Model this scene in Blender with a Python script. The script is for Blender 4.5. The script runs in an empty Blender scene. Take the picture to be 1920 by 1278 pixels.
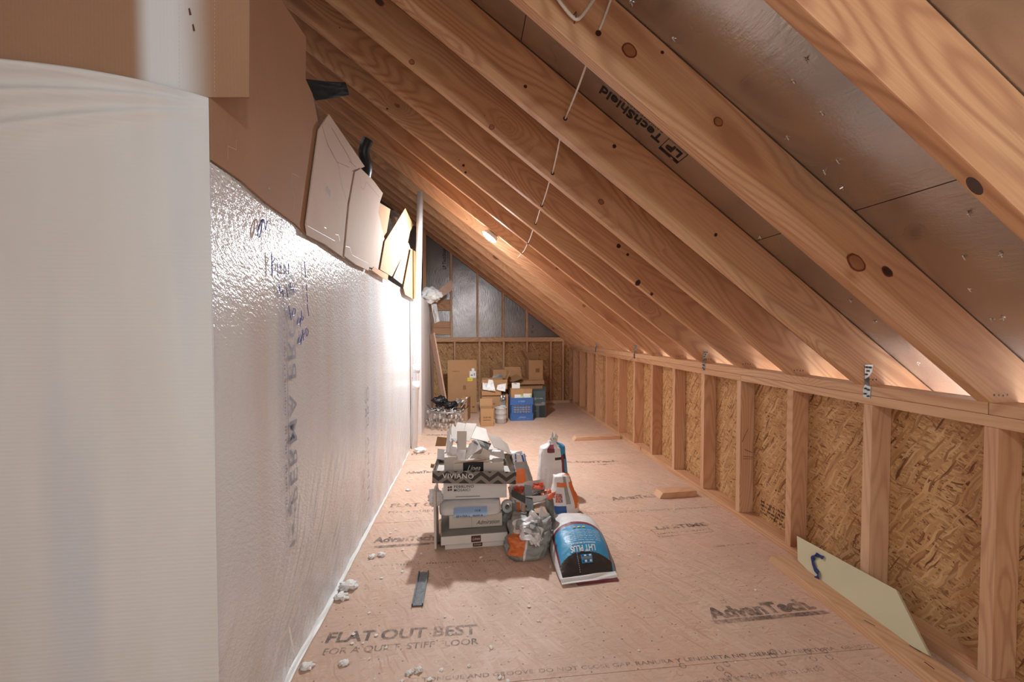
import bpy, bmesh, math, random
from mathutils import Vector, Matrix, noise
rng = random.Random(7)
sc = bpy.context.scene
C = sc.collection
PI = math.pi

# ------------------------------------------------------------------ camera
F = 800.0
YAW = math.radians(6.42)
PITCH = math.radians(1.5)
EYE = Vector((0, 0, 1.143))
cam_d = bpy.data.cameras.new('camera')
cam_d.sensor_width = 36.0
cam_d.lens = 36.0 * F / 1920.0
cam_d.clip_start = 0.02
cam = bpy.data.objects.new('camera', cam_d)
C.objects.link(cam)
cam.location = EYE
cam.rotation_euler = (PI / 2 - PITCH, 0, -YAW)
sc.camera = cam
CR = cam.rotation_euler.to_matrix()


def ray(u, v):
    return CR @ Vector(((u - 960) / F, -(v - 639) / F, -1.0))


def py(u, v, y):
    r = ray(u, v)
    return EYE + r * (y / r.y)


def px(u, v, x):
    r = ray(u, v)
    return EYE + r * (x / r.x)


def pz(u, v, z=0.0):
    r = ray(u, v)
    return EYE + r * ((z - EYE.z) / r.z)


# ------------------------------------------------------------------ place constants
W = 1.65            # inner face of the knee wall
PLT = 0.913         # top of the knee wall
SL = 0.75           # roof slope
TH = math.atan(SL)
RD = 0.175          # rafter depth square to the roof
XL = -0.52          # wrapped wall
YN = 0.955          # near wrapped wall
YB = 6.62           # back sheathing


def under(x):
    return PLT + SL * (W - x)


def roof_in(x):
    return under(x) + RD / math.cos(TH)


def proof(u, v):
    r = ray(u, v)
    # z = roof_in(0) - SL*x
    k = roof_in(0)
    t = (k - EYE.z) / (r.z + SL * r.x)
    return EYE + r * t


# ------------------------------------------------------------------ materials
def lin(c):
    return tuple((x / 12.92 if x <= 0.04045 else ((x + 0.055) / 1.055) ** 2.4) for x in c)


def hx(s):
    return lin(tuple(int(s[i:i + 2], 16) / 255 for i in (0, 2, 4))) + (1,)


class NT:
    def __init__(s, name):
        s.m = bpy.data.materials.new(name)
        s.m.use_nodes = True
        s.t = s.m.node_tree
        s.b = s.t.nodes['Principled BSDF']
        s.out = s.t.nodes['Material Output']

    def n(s, typ, props=None, **ins):
        nd = s.t.nodes.new('ShaderNode' + typ)
        for k, v in (props or {}).items():
            setattr(nd, k, v)
        for k, v in ins.items():
            key = int(k[1:]) if k[0] == 'i' and k[1:].isdigit() else k.replace('_', ' ')
            s.set(nd.inputs[key], v)
        return nd

    def set(s, sock, v):
        if isinstance(v, bpy.types.NodeSocket):
            s.t.links.new(v, sock)
        elif isinstance(v, bpy.types.Node):
            s.t.links.new(v.outputs[0], sock)
        else:
            sock.default_value = v

    def math(s, op, a, b=0.0, c=None, clamp=False):
        nd = s.n('Math', {'operation': op, 'use_clamp': clamp}, i0=a, i1=b)
        if c is not None:
            s.set(nd.inputs[2], c)
        return nd.outputs[0]

    def vm(s, op, a, b):
        return s.n('VectorMath', {'operation': op}, i0=a, i1=b).outputs[0]

    def ramp(s, fac, stops):
        nd = s.n('ValToRGB', Fac=fac)
        cr = nd.color_ramp
        while len(cr.elements) < len(stops):
            cr.elements.new(0.5)
        for e, (p, c) in zip(cr.elements, stops):
            e.position = p
            e.color = c if len(c) == 4 else tuple(c) + (1,)
        return nd.outputs[0]

    def mix(s, f, a, b, mode='MIX'):
        nd = s.n('Mix', {'data_type': 'RGBA', 'blend_type': mode})
        s.set(nd.inputs[0], f)
        s.set(nd.inputs[6], a)
        s.set(nd.inputs[7], b)
        return nd.outputs[2]

    def noise(s, vec, scale=5.0, detail=2.0, rough=0.5):
        return s.n('TexNoise', Vector=vec, Scale=scale, Detail=detail, Roughness=rough).outputs[0]

    def bump(s, h, strength=0.3, dist=0.01, prev=None):
        nd = s.n('Bump', Strength=strength, Distance=dist, Height=h)
        if prev is not None:
            s.set(nd.inputs['Normal'], prev)
        return nd.outputs[0]

    def fin(s, color=None, rough=None, normal=None, **kw):
        if color is not None:
            s.set(s.b.inputs['Base Color'], color)
        if rough is not None:
            s.set(s.b.inputs['Roughness'], rough)
        if normal is not None:
            s.set(s.b.inputs['Normal'], normal)
        for k, v in kw.items():
            s.set(s.b.inputs[k.replace('_', ' ')], v)
        return s.m


def objcoord(s):
    return s.n('TexCoord').outputs['Object']


def worldcoord(s):
    return s.n('NewGeometry').outputs['Position']


def rnd_of(s):
    return s.n('ObjectInfo').outputs['Random']


def plain(name, col, rough=0.6, var=0.12, scale=12, metal=0.0, bump=0.15, bscale=60, spec=0.5, **kw):
    s = NT(name)
    co = objcoord(s)
    c = hx(col) if isinstance(col, str) else col
    n1 = s.noise(co, scale, 3)
    k = s.math('MULTIPLY_ADD', n1, 2 * var, 1 - var)
    cc = s.mix(1.0, c, s.n('CombineColor', Red=k, Green=k, Blue=k), 'MULTIPLY')
    nb = s.bump(s.noise(co, bscale, 3), bump, 0.004)
    return s.fin(cc, rough, nb, Metallic=metal, Specular_IOR_Level=spec, **kw)


def wood(name, pale, mid, dark, grey=0.6, knots=1.0, rough=0.55):
    s = NT(name)
    co = objcoord(s)
    r = rnd_of(s)
    off = s.n('CombineXYZ', X=s.math('MULTIPLY', r, 37.0), Y=s.math('MULTIPLY', r, 11.0), Z=s.math('MULTIPLY', r, 23.0))
    v = s.vm('ADD', co, off)
    # knots
    vk = s.vm('MULTIPLY', v, (2.3, 0.25, 4.3))
    vor = s.n('TexVoronoi', {'feature': 'F1'}, Vector=vk, Scale=1.0, Randomness=0.85)
    sep = s.n('SeparateColor', Color=vor.outputs['Color'])
    use = s.math('GREATER_THAN', sep.outputs[0], 1.0 - 0.55 * knots)
    wob = s.noise(v, 30.0, 2)
    dist = s.math('ADD', vor.outputs['Distance'], s.math('MULTIPLY_ADD', wob, 0.06, -0.03))
    size = s.math('MULTIPLY_ADD', sep.outputs[1], 0.05, 0.03)
    kd = s.math('SUBTRACT', dist, size)
    kmask = s.math('MULTIPLY', s.math('MULTIPLY', kd, -60.0, clamp=True), use)
    kring = s.math('MULTIPLY', s.math('MULTIPLY_ADD', s.math('ABSOLUTE', kd), -55.0, 1.0, clamp=True), use)
    halo = s.math('MULTIPLY', s.math('POWER', 2.718, s.math('MULTIPLY', dist, -9.0)), use)
    # cathedral grain: contours of a long stretched noise bent round the knots
    low = s.noise(s.vm('MULTIPLY', v, (0.55, 3.2, 3.6)), 1.0, 1.5, 0.4)
    low = s.math('MULTIPLY_ADD', halo, 0.28, low)
    fine = s.noise(s.vm('MULTIPLY', v, (4.0, 60.0, 60.0)), 1.0, 2)
    ph = s.math('MULTIPLY_ADD', fine, 0.9, s.math('MULTIPLY', low, 240.0))
    rings = s.math('MULTIPLY_ADD', s.math('SINE', ph), 0.5, 0.5)
    rings = s.math('POWER', rings, 2.2)
    fib = s.noise(s.vm('MULTIPLY', v, (6.0, 220.0, 220.0)), 1.0, 2)
    blot = s.noise(s.vm('MULTIPLY', v, (1.2, 5.0, 5.0)), 1.0, 2)
    base = s.mix(s.math('MULTIPLY_ADD', blot, 2.2, -0.6, clamp=True), hx(pale), hx(mid))
    tint = s.ramp(s.math('FRACT', s.math('MULTIPLY', r, 7.31)),
                  [(0.0, (1.02, 1.02, 1.02)), (0.35, (1.0, 0.96, 0.93)), (0.7, (1.0, 0.91, 0.86)), (1.0, (0.9, 0.82, 0.76))])
    base = s.mix(1.0, base, tint, 'MULTIPLY')
    strength = s.math('MULTIPLY', rings, s.math('MULTIPLY_ADD', s.noise(s.vm('MULTIPLY', v, (0.9, 3, 3)), 1.0, 1), 2.0, -0.35, clamp=True))
    c = s.mix(s.math('MULTIPLY', strength, 0.5), base, hx(dark))
    c = s.mix(s.math('MULTIPLY_ADD', fib, 0.5, -0.12, clamp=True), c, hx(dark))
    c = s.mix(s.math('MULTIPLY', halo, 0.35), c, hx(dark))
    gm = s.noise(s.vm('MULTIPLY', v, (1.0, 6.0, 9.0)), 1.0, 3, 0.6)
    gm = s.math('MULTIPLY_ADD', gm, 5.0, -2.9, clamp=True)
    gm = s.math('MULTIPLY', gm, s.math('MULTIPLY', s.math('GREATER_THAN', s.math('FRACT', s.math('MULTIPLY', r, 13.7)), 0.55), grey))
    c = s.mix(gm, c, hx('6f6257'))
    c = s.mix(s.math('MULTIPLY', kmask, 0.75), c, hx('5a2c18'))
    c = s.mix(s.math('MULTIPLY', kring, 0.7), c, hx('3a170c'))
    # small nail and pitch specks
    vs = s.n('TexVoronoi', {'feature': 'F1'}, Vector=s.vm('MULTIPLY', v, (7, 7, 7)), Scale=1.0, Randomness=1.0)
    sp = s.math('MULTIPLY', s.math('LESS_THAN', vs.outputs['Distance'], 0.03),
                s.math('GREATER_THAN', s.n('SeparateColor', Color=vs.outputs['Color']).outputs[0], 0.7))
    c = s.mix(s.math('MULTIPLY', sp, 0.8), c, hx('2a140c'))
    nb = s.bump(s.math('ADD', s.math('MULTIPLY', fib, 0.4), s.math('MULTIPLY', rings, 0.3)), 0.25, 0.0015)
    return s.fin(c, rough, nb)


def osb(name, pal, gs=1.0, contrast=1.0, rough=0.7):
    s = NT(name)
    co = objcoord(s)
    r = rnd_of(s)
    off = s.n('CombineXYZ', X=s.math('MULTIPLY', r, 5.0), Y=s.math('MULTIPLY', r, 3.0), Z=0.0)
    v = s.vm('ADD', co, off)
    wv = s.n('TexNoise', {}, Vector=v, Scale=5.0, Detail=3.0)
    v = s.vm('ADD', v, s.n('VectorMath', {'operation': 'SCALE'}, i0=wv.outputs[1], Scale=0.07).outputs[0])
    col = None
    hgt = None
    for i, (ang, sx, sy) in enumerate([(0.2, 9, 60), (1.5, 12, 66), (-0.55, 8, 44), (0.75, 11, 58), (2.5, 9, 75), (-0.1, 13, 90), (1.05, 7, 60)]):
        mp = s.n('Mapping', Vector=v, Rotation=(0, 0, ang), Location=(i * 3.1, i * 1.7, 0))
        mp.vector_type = 'POINT'
        vv = s.vm('MULTIPLY', mp.outputs[0], (sx * gs, sy * gs, 1.0))
        vo = s.n('TexVoronoi', {'feature': 'F1', 'voronoi_dimensions': '2D'}, Vector=vv, Scale=1.0, Randomness=1.0)
        sp = s.n('SeparateColor', Color=vo.outputs['Color'])
        st = s.noise(s.vm('MULTIPLY', mp.outputs[0], (12, 260, 1)), 1.0, 2)
        val = s.math('ADD', sp.outputs[0], s.math('MULTIPLY_ADD', st, 0.35, -0.175))
        ci = s.ramp(val, pal)
        if col is None:
            col, hgt = ci, sp.outputs[1]
        else:
            mk = s.math('GREATER_THAN', sp.outputs[1], 0.6)
            col = s.mix(mk, col, ci)
            hgt = s.n('Mix', {'data_type': 'FLOAT'}, i0=mk, i2=hgt, i3=sp.outputs[2]).outputs[0]
    return s, col, hgt


PAL_OSB = [(0.0, hx('6b4226')), (0.06, hx('986a42')), (0.3, hx('bd8f60')), (0.6, hx('c99c6a')), (0.9, hx('d8b282')), (1.0, hx('a8835c'))]
s, c_, h_ = osb('osb_sheathing_board', PAL_OSB, 2.1)
co_ = objcoord(s)
c_ = s.mix(s.math('MULTIPLY_ADD', s.noise(co_, 1.5, 2), 1.2, -0.35, clamp=True), c_, s.mix(1.0, c_, (0.84, 0.74, 0.64, 1), 'MULTIPLY'))
M_OSB = s.fin(c_, 0.72, s.bump(h_, 0.35, 0.002))

PAL_FL = [(0.0, hx('c6a088')), (0.2, hx('d1b09a')), (0.7, hx('d8b9a4')), (1.0, hx('dec2ae'))]
s, c_, h_ = osb('subfloor_panel', PAL_FL, 2.0)
co_ = objcoord(s)
pink = s.math('MULTIPLY_ADD', s.noise(co_, 2.2, 3), 2.4, -0.8, clamp=True)
c_ = s.mix(s.math('MULTIPLY', pink, 0.45), c_, hx('cf9a82'))
dust = s.math('MULTIPLY_ADD', s.noise(s.vm('MULTIPLY', co_, (1.6, 1.0, 1)), 1.6, 5, 0.65), 3.0, -1.25, clamp=True)
c_ = s.mix(s.math('MULTIPLY', dust, 0.55), c_, hx('bda696'))
scr = s.math('MULTIPLY_ADD', s.noise(s.vm('MULTIPLY', co_, (5, 70, 1)), 1.0, 3), 3.0, -1.7, clamp=True)
c_ = s.mix(s.math('MULTIPLY', scr, 0.35), c_, hx('a87454'))
vs = s.n('TexVoronoi', {'feature': 'F1', 'voronoi_dimensions': '2D'}, Vector=co_, Scale=16.0, Randomness=1.0)
spk = s.math('MULTIPLY', s.math('LESS_THAN', vs.outputs['Distance'], 0.05), s.math('GREATER_THAN', s.n('SeparateColor', Color=vs.outputs['Color']).outputs[1], 0.55))
c_ = s.mix(s.math('MULTIPLY', spk, 0.7), c_, hx('5e4638'))
M_FLOOR = s.fin(c_, s.math('MULTIPLY_ADD', dust, 0.2, 0.5), s.bump(s.noise(s.vm('MULTIPLY', co_, (20, 90, 1)), 1.0, 3), 0.12, 0.002), Specular_IOR_Level=0.35)

M_WOOD = wood('framing_lumber', 'deb38a', 'cb9870', '935638')
M_STUD = wood('stud_lumber', 'e2bd9a', 'd3a482', 'a46c4a', grey=0.1, knots=0.8)
M_PLATE = wood('plate_lumber', 'e3c09c', 'd6aa84', 'ac724e', grey=0.05, knots=0.45)
M_PLY = None
M_TRIM = wood('pinkish_trim_board', 'd3b19c', 'c9a48e', 'a98270', grey=0.0, knots=0.2)


def foil(name, base, rough, crink=0.3):
    s = NT(name)
    co = objcoord(s)
    a = s.noise(s.vm('MULTIPLY', co, (1, 1, 1)), 2.2, 3, 0.55)
    b = s.noise(s.vm('MULTIPLY', co, (60, 14, 30)), 1.0, 3, 0.6)
    d = s.noise(co, 130.0, 2)
    c = s.mix(s.math('MULTIPLY_ADD', a, 1.8, -0.4, clamp=True), base, tuple(x * 0.62 for x in base[:3]) + (1,))
    vs = s.n('TexVoronoi', {'feature': 'F1'}, Vector=co, Scale=70.0, Randomness=0.4)
    nb = s.bump(a, 0.25, 0.02)
    nb = s.bump(b, crink, 0.003, nb)
    nb = s.bump(d, 0.12, 0.002, nb)
    nb = s.bump(s.math('LESS_THAN', vs.outputs['Distance'], 0.12), 0.15, 0.001, nb)
    return s.fin(c, s.math('MULTIPLY_ADD', a, 0.22, rough - 0.1), nb, Metallic=0.9)


M_FOIL = foil('foil_roof_sheathing', (0.66, 0.62, 0.58, 1), 0.26, 0.4)
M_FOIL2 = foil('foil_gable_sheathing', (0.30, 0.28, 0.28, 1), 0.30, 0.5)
M_FOIL3 = foil('crumpled_silver_foil', (0.55, 0.54, 0.53, 1), 0.3, 1.0)


def film(name, tintA, tintB, tall):
    """white reinforced plastic film: ribs every 8 mm, crinkles, faint bluish and pinkish bands"""
    s = NT(name)
    co = worldcoord(s)
    sep = s.n('SeparateXYZ', Vector=co)
    along = sep.outputs[0] if tall == 'near' else sep.outputs[1]
    z = sep.outputs[2]
    band = s.n('TexNoise', {'noise_dimensions': '2D'}, Vector=s.n('CombineXYZ', X=s.math('MULTIPLY', along, 4.5), Y=s.math('MULTIPLY', z, 0.35)), Scale=1.0, Detail=2.0).outputs[0]
    c = s.ramp(band, [(0.25, hx(tintA)), (0.42, hx('e2e1e2')), (0.58, hx('dfdddd')), (0.75, hx(tintB))])
    cl = s.noise(s.vm('MULTIPLY', co, (4, 4, 1.4)), 1.0, 3)
    c = s.mix(s.math('MULTIPLY_ADD', cl, 1.6, -0.55, clamp=True), c, hx('d6cdca'))
    rib = s.math('SINE', s.math('MULTIPLY', z, 2 * PI / 0.0085))
    if tall == 'near':
        st = s.noise(s.vm('MULTIPLY', co, (18, 18, 60)), 1.0, 3, 0.55)
        nb = s.bump(rib, 0.10, 0.0012)
        nb = s.bump(st, 0.20, 0.004, nb)
        ro = 0.5
    else:
        # quilted slanting crinkle
        mp = s.n('Mapping', Vector=co, Rotation=(math.radians(28), 0, 0))
        st = s.noise(s.vm('MULTIPLY', mp.outputs[0], (34, 50, 120)), 1.0, 3.0, 0.6)
        # drawn folds fan towards the bottom
        fold = s.noise(s.vm('MULTIPLY', mp.outputs[0], (10, 26, 3.0)), 1.0, 2, 0.5)
        lowm = s.math('MULTIPLY_ADD', z, -1.5, 1.15, clamp=True)
        hi = s.math('MULTIPLY_ADD', z, 3.0, -3.3, clamp=True)
        nb = s.bump(rib, 0.05, 0.0008)
        nb = s.bump(s.math('MULTIPLY', st, s.math('MULTIPLY_ADD', hi, 0.55, 0.7)), 0.8, 0.004, nb)
        nb = s.bump(s.math('MULTIPLY', fold, lowm), 0.9, 0.02, nb)
        ro = 0.2
    return s.fin(c, ro, nb, Specular_IOR_Level=0.42, Coat_Weight=0.0)


M_FILM_N = film('white_film_near', 'd4d9e2', 'e2d8d8', 'near')
M_FILM_S = film('white_film_side', 'd2d2e0', 'ddd3d1', 'side')


def cardboard(name, col, flare_band=None, rough=0.8, axis=1, freq=2 * PI / 0.007):
    s = NT(name)
    co = worldcoord(s)
    sep = s.n('SeparateXYZ', Vector=co)
    a = sep.outputs[axis]
    fl = s.math('SINE', s.math('MULTIPLY', a, freq))
    n1 = s.noise(co, 3.0, 4)
    n2 = s.noise(s.vm('MULTIPLY', co, (160, 160, 160)), 1.0, 2)
    base = hx(col)
    k = s.math('MULTIPLY_ADD', n1, 0.3, 0.85)
    k = s.math('MULTIPLY', k, s.math('MULTIPLY_ADD', n2, 0.12, 0.94))
    k = s.math('MULTIPLY', k, s.math('MULTIPLY_ADD', fl, 0.015, 1.0))
    c = s.mix(1.0, base, s.n('CombineColor', Red=k, Green=k, Blue=k), 'MULTIPLY')
    if flare_band:  # soft vertical light flare painted white into the cardboard colour
        x0, x1, x2, x3 = flare_band
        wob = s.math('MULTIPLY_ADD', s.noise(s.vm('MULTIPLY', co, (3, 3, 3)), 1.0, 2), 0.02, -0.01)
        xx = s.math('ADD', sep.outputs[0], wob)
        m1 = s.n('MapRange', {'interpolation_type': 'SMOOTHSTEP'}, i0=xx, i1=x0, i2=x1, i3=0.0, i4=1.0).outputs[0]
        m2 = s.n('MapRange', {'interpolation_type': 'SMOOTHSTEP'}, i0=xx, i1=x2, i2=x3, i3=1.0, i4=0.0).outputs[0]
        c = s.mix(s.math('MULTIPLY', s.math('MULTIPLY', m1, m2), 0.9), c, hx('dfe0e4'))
    nb = s.bump(fl, 0.05, 0.0006)
    nb = s.bump(n1, 0.2, 0.01, nb)
    return s.fin(c, rough, nb, Specular_IOR_Level=0.25)


M_CARD = cardboard('brown_cardboard', 'a87e62')
M_CARDA = cardboard('brown_cardboard_painted_flare', 'a07a60', flare_band=(-0.665, -0.625, -0.59, -0.50), axis=0)
M_CARDG = cardboard('greyed_cardboard', 'c9b2a2')
M_CARDT = cardboard('tan_cardboard', 'c79c74')
M_BOX = plain('carton_cardboard', 'b08660', 0.8, 0.12, 6, bump=0.1, spec=0.25)
M_BOXD = plain('carton_cardboard_inside', '8d6a4a', 0.85, 0.12, 6, bump=0.1, spec=0.2)
M_CHIP = plain('grey_chipboard', 'd3c9c1', 0.8, 0.10, 14, bump=0.1, spec=0.25)
M_CHIPW = plain('white_chipboard', 'e6e2e2', 0.55, 0.08, 14, bump=0.08)
M_WHITE = plain('white_carton', 'e8e2df', 0.5, 0.07, 10, bump=0.06)
M_CREAM = plain('cream_carton', 'dad0c6', 0.6, 0.08, 10, bump=0.06)
M_GREYB = plain('grey_card_lid', '8e8a84', 0.6, 0.25, 9, bump=0.1)
M_PVC = plain('white_pvc', 'f0f2f4', 0.3, 0.03, 8, bump=0.02)
M_CABLE = plain('white_cable_sheath', 'dcd0c4', 0.45, 0.05, 20, bump=0.05)
M_BLACK = plain('black_plastic', '17181a', 0.4, 0.3, 20, bump=0.3)
M_BLACKM = plain('black_strip', '4a4b48', 0.55, 0.35, 16, bump=0.3)
M_STEEL = plain('galvanised_steel', 'a8adb0', 0.35, 0.15, 40, metal=0.9, bump=0.1)
M_STRIP = plain('dusty_grey_metal_strip', '55585a', 0.4, 0.6, 45, metal=0.5, bump=0.3)
M_NAIL = plain('bright_nail', 'd8d8d8', 0.2, 0.05, 40, metal=1.0)
M_PLY = plain('pale_greenish_board', 'c9bf9c', 0.55, 0.10, 5, bump=0.08)
M_BLUE = plain('blue_webbing', '20306e', 0.6, 0.3, 40, bump=0.5, bscale=300)
M_INSUL = plain('white_insulation_fluff', 'f0ece8', 0.9, 0.12, 60, bump=0.8, bscale=120)
M_PAPER = plain('bag_paper_white', 'e2dedd', 0.45, 0.08, 18, bump=0.35, bscale=45)
M_PAPERG = plain('bag_paper_grey', '9a9894', 0.5, 0.25, 25, bump=0.45, bscale=45)
M_MAROON = plain('bag_print_maroon', '7c3a46', 0.42, 0.15, 18, bump=0.35, bscale=45)
M_BAGBLUE = plain('bag_print_blue', '3a96c4', 0.35, 0.12, 14, bump=0.35, bscale=45)
M_BAGDBLUE = plain('bag_print_dark_blue', '1f5aa0', 0.4, 0.15, 14, bump=0.3, bscale=45)
M_BAGBLK = plain('bag_print_black', '3a3634', 0.22, 0.3, 14, bump=0.6, bscale=40)
M_ORANGE = plain('bag_print_orange', 'e0763c', 0.42, 0.15, 14, bump=0.35, bscale=45)
M_ORANGER = plain('orange_red_plastic', 'e8765a', 0.35, 0.25, 25, bump=0.4, bscale=45)
M_CRATE = plain('blue_crate_plastic', '3d66a4', 0.4, 0.08, 8, bump=0.05)
M_TEAL = plain('dark_teal_carton', '4c5d60', 0.5, 0.12, 8, bump=0.06)
M_TEALD = plain('near_black_carton_print', '2c3336', 0.5, 0.12, 8, bump=0.06)
M_CAULK = plain('grey_tube', '6f716c', 0.45, 0.2, 30, bump=0.2)
M_YELLOW = plain('yellow_sticker', 'e6d21e', 0.5, 0.03, 8, bump=0.02)
M_LABBLUE = plain('pale_blue_label', '9db7dc', 0.3, 0.12, 14, bump=0.06)
M_GREEN = plain('lime_print', 'a6cc4e', 0.5, 0.05, 8, bump=0.02)
M_INK = plain('black_ink', '1c1a1a', 0.5, 0.05, 8, bump=0.02)
M_INKW = plain('white_ink', 'e4e2e0', 0.5, 0.03, 8, bump=0.02)
M_INKG = plain('grey_ink', '85827e', 0.5, 0.05, 8, bump=0.02)
M_INKB = plain('brown_ink', '5a3428', 0.5, 0.05, 8, bump=0.02)
M_PEN = plain('blue_marker_ink', '34459a', 0.4, 0.05, 8, bump=0.02)
M_FLINK = None


def worn_ink(name, col, lo, hi, scale=60):
    s = NT(name)
    co = worldcoord(s)
    n1 = s.noise(co, scale, 4, 0.7)
    n2 = s.noise(co, 7.0, 3, 0.6)
    f = s.math('MULTIPLY_ADD', s.math('ADD', n1, n2), hi, lo, clamp=True)
    tr = s.n('BsdfTransparent')
    mx = s.n('MixShader')
    s.set(mx.inputs[0], f)
    s.t.links.new(tr.outputs[0], mx.inputs[1])
    s.t.links.new(s.b.outputs[0], mx.inputs[2])
    s.t.links.new(mx.outputs[0], s.out.inputs[0])
    return s.fin(hx(col), 0.6)


M_FLINK = worn_ink('worn_floor_print', '6c5f5c', -1.3, 1.7)
M_FILMINK = worn_ink('faded_film_print', '8b90a6', -0.6, 1.25)
M_GLASSY = None
s = NT('clear_cut_glass')
M_GLASSY = s.fin((0.9, 0.86, 0.82, 1), 0.06, None, Transmission_Weight=0.55, IOR=1.5, Metallic=0.25)
s = NT('lit_bulb_face')
M_LAMP = s.fin((1, 1, 1, 1), 0.4, None, Emission_Color=(1.0, 0.96, 0.9, 1), Emission_Strength=60.0)
M_LAMPB = plain('lamp_housing', 'dedad4', 0.4, 0.02)


def chevron_mat():
    s = NT('black_chevron_print')
    co = objcoord(s)
    sep = s.n('SeparateXYZ', Vector=co)
    x = s.math('MULTIPLY', s.math('ADD', sep.outputs[0], sep.outputs[1]), 11.0)
    tri = s.math('ABSOLUTE', s.math('SUBTRACT', s.math('FRACT', x), 0.5))
    zz = s.math('ADD', s.math('MULTIPLY', sep.outputs[2], 22.0), s.math('MULTIPLY', tri, 1.5))
    band = s.math('GREATER_THAN', s.math('FRACT', zz), 0.5)
    c = s.mix(band, hx('3b3634'), hx('8a827c'))
    return s.fin(c, 0.45, s.bump(s.noise(co, 40, 2), 0.2, 0.003))


M_CHEV = chevron_mat()


# ------------------------------------------------------------------ geometry helpers
def link(name, me, mats, parent=None, mw=None, smooth=False):
    o = bpy.data.objects.new(name, me)
    C.objects.link(o)
    for m in (mats if isinstance(mats, (list, tuple)) else [mats]):
        me.materials.append(m)
    if parent is not None:
        o.parent = parent
        o.matrix_parent_inverse = Matrix.Identity(4)
        if mw is not None:
            o.matrix_basis = pworld(parent).inverted() @ mw
        else:
            o.matrix_basis = pworld(parent).inverted()
    elif mw is not None:
        o.matrix_basis = mw
    if smooth:
        for p in me.polygons:
            p.use_smooth = True
    return o


def pworld(o):
    m = o.matrix_basis.copy()
    while o.parent is not None:
        o = o.parent
        m = o.matrix_basis @ m
    return m


def tag(o, label, cat, group=None, kind=None):
    if label:
        o['label'] = label
    if cat:
        o['category'] = cat
    if group:
        o['group'] = group
    if kind:
        o['kind'] = kind
    return o


def empty(name, loc, rz=0.0):
    o = bpy.data.objects.new(name, None)
    C.objects.link(o)
    o.empty_display_size = 0.05
    o.matrix_basis = Matrix.Translation(loc) @ Matrix.Rotation(rz, 4, 'Z')
    return o


def bm_mesh(bm, name):
    me = bpy.data.meshes.new(name)
    bm.normal_update()
    bm.to_mesh(me)
    bm.free()
    return me


def box_bm(sx, sy, sz, bev=0.0, bm=None, mat=None, off=(0, 0, 0)):
    """box with its centre at off"""
    b2 = bmesh.new()
    r = bmesh.ops.create_cube(b2, size=1.0)
    bmesh.ops.scale(b2, vec=(sx, sy, sz), verts=b2.verts)
    if bev > 0:
        bmesh.ops.bevel(b2, geom=b2.edges[:], offset=min(bev, 0.45 * min(sx, sy, sz)), segments=2, profile=0.6, affect='EDGES')
    bmesh.ops.translate(b2, vec=off, verts=b2.verts)
    if mat is not None:
        bmesh.ops.transform(b2, matrix=mat, verts=b2.verts)
    if bm is None:
        return b2
    me = bpy.data.meshes.new('tmp')
    b2.to_mesh(me)
    b2.free()
    bm.from_mesh(me)
    bpy.data.meshes.remove(me)
    return bm


def frame(origin, ax, ay):
    """matrix whose local x,y run along ax, ay"""
    x = Vector(ax).normalized()
    y = Vector(ay)
    z = x.cross(y).normalized()
    y = z.cross(x).normalized()
    m = Matrix((x, y, z)).transposed().to_4x4()
    m.translation = Vector(origin)
    return m


def board(name, p0, p1, wdir, wid, thk, m, parent=None, bev=0.002, ends=None):
    """lumber from p0 to p1 (centre line); wid measured along wdir, thk square to it.
    local x = length, y = thickness, z = width"""
    p0, p1 = Vector(p0), Vector(p1)
    d = p1 - p0
    L = d.length
    x = d.normalized()
    z = Vector(wdir)
    z = (z - x * z.dot(x)).normalized()
    y = z.cross(x)
    mw = Matrix((x, y, z)).transposed().to_4x4()
    mw.translation = (p0 + p1) / 2
    bm = box_bm(L, thk, wid, bev)
    if ends:
        ends(bm, L)
    return link(name, bm_mesh(bm, name), m, parent, mw)


def prism(name, pts, nrm, thk, m, parent=None, mats_idx=None):
    """flat sheet: planar polygon (world points) given thickness along -nrm"""
    n = Vector(nrm).normalized()
    c = sum(pts, Vector()) / len(pts)
    bm = bmesh.new()
    a = [bm.verts.new(p - c) for p in pts]
    b = [bm.verts.new(p - c - n * thk) for p in pts]
    bm.faces.new(a)
    bm.faces.new(list(reversed(b)))
    k = len(pts)
    for i in range(k):
        bm.faces.new([a[i], b[i], b[(i + 1) % k], a[(i + 1) % k]])
    bmesh.ops.recalc_face_normals(bm, faces=bm.faces)
    return link(name, bm_mesh(bm, name), m, parent, Matrix.Translation(c))


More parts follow.
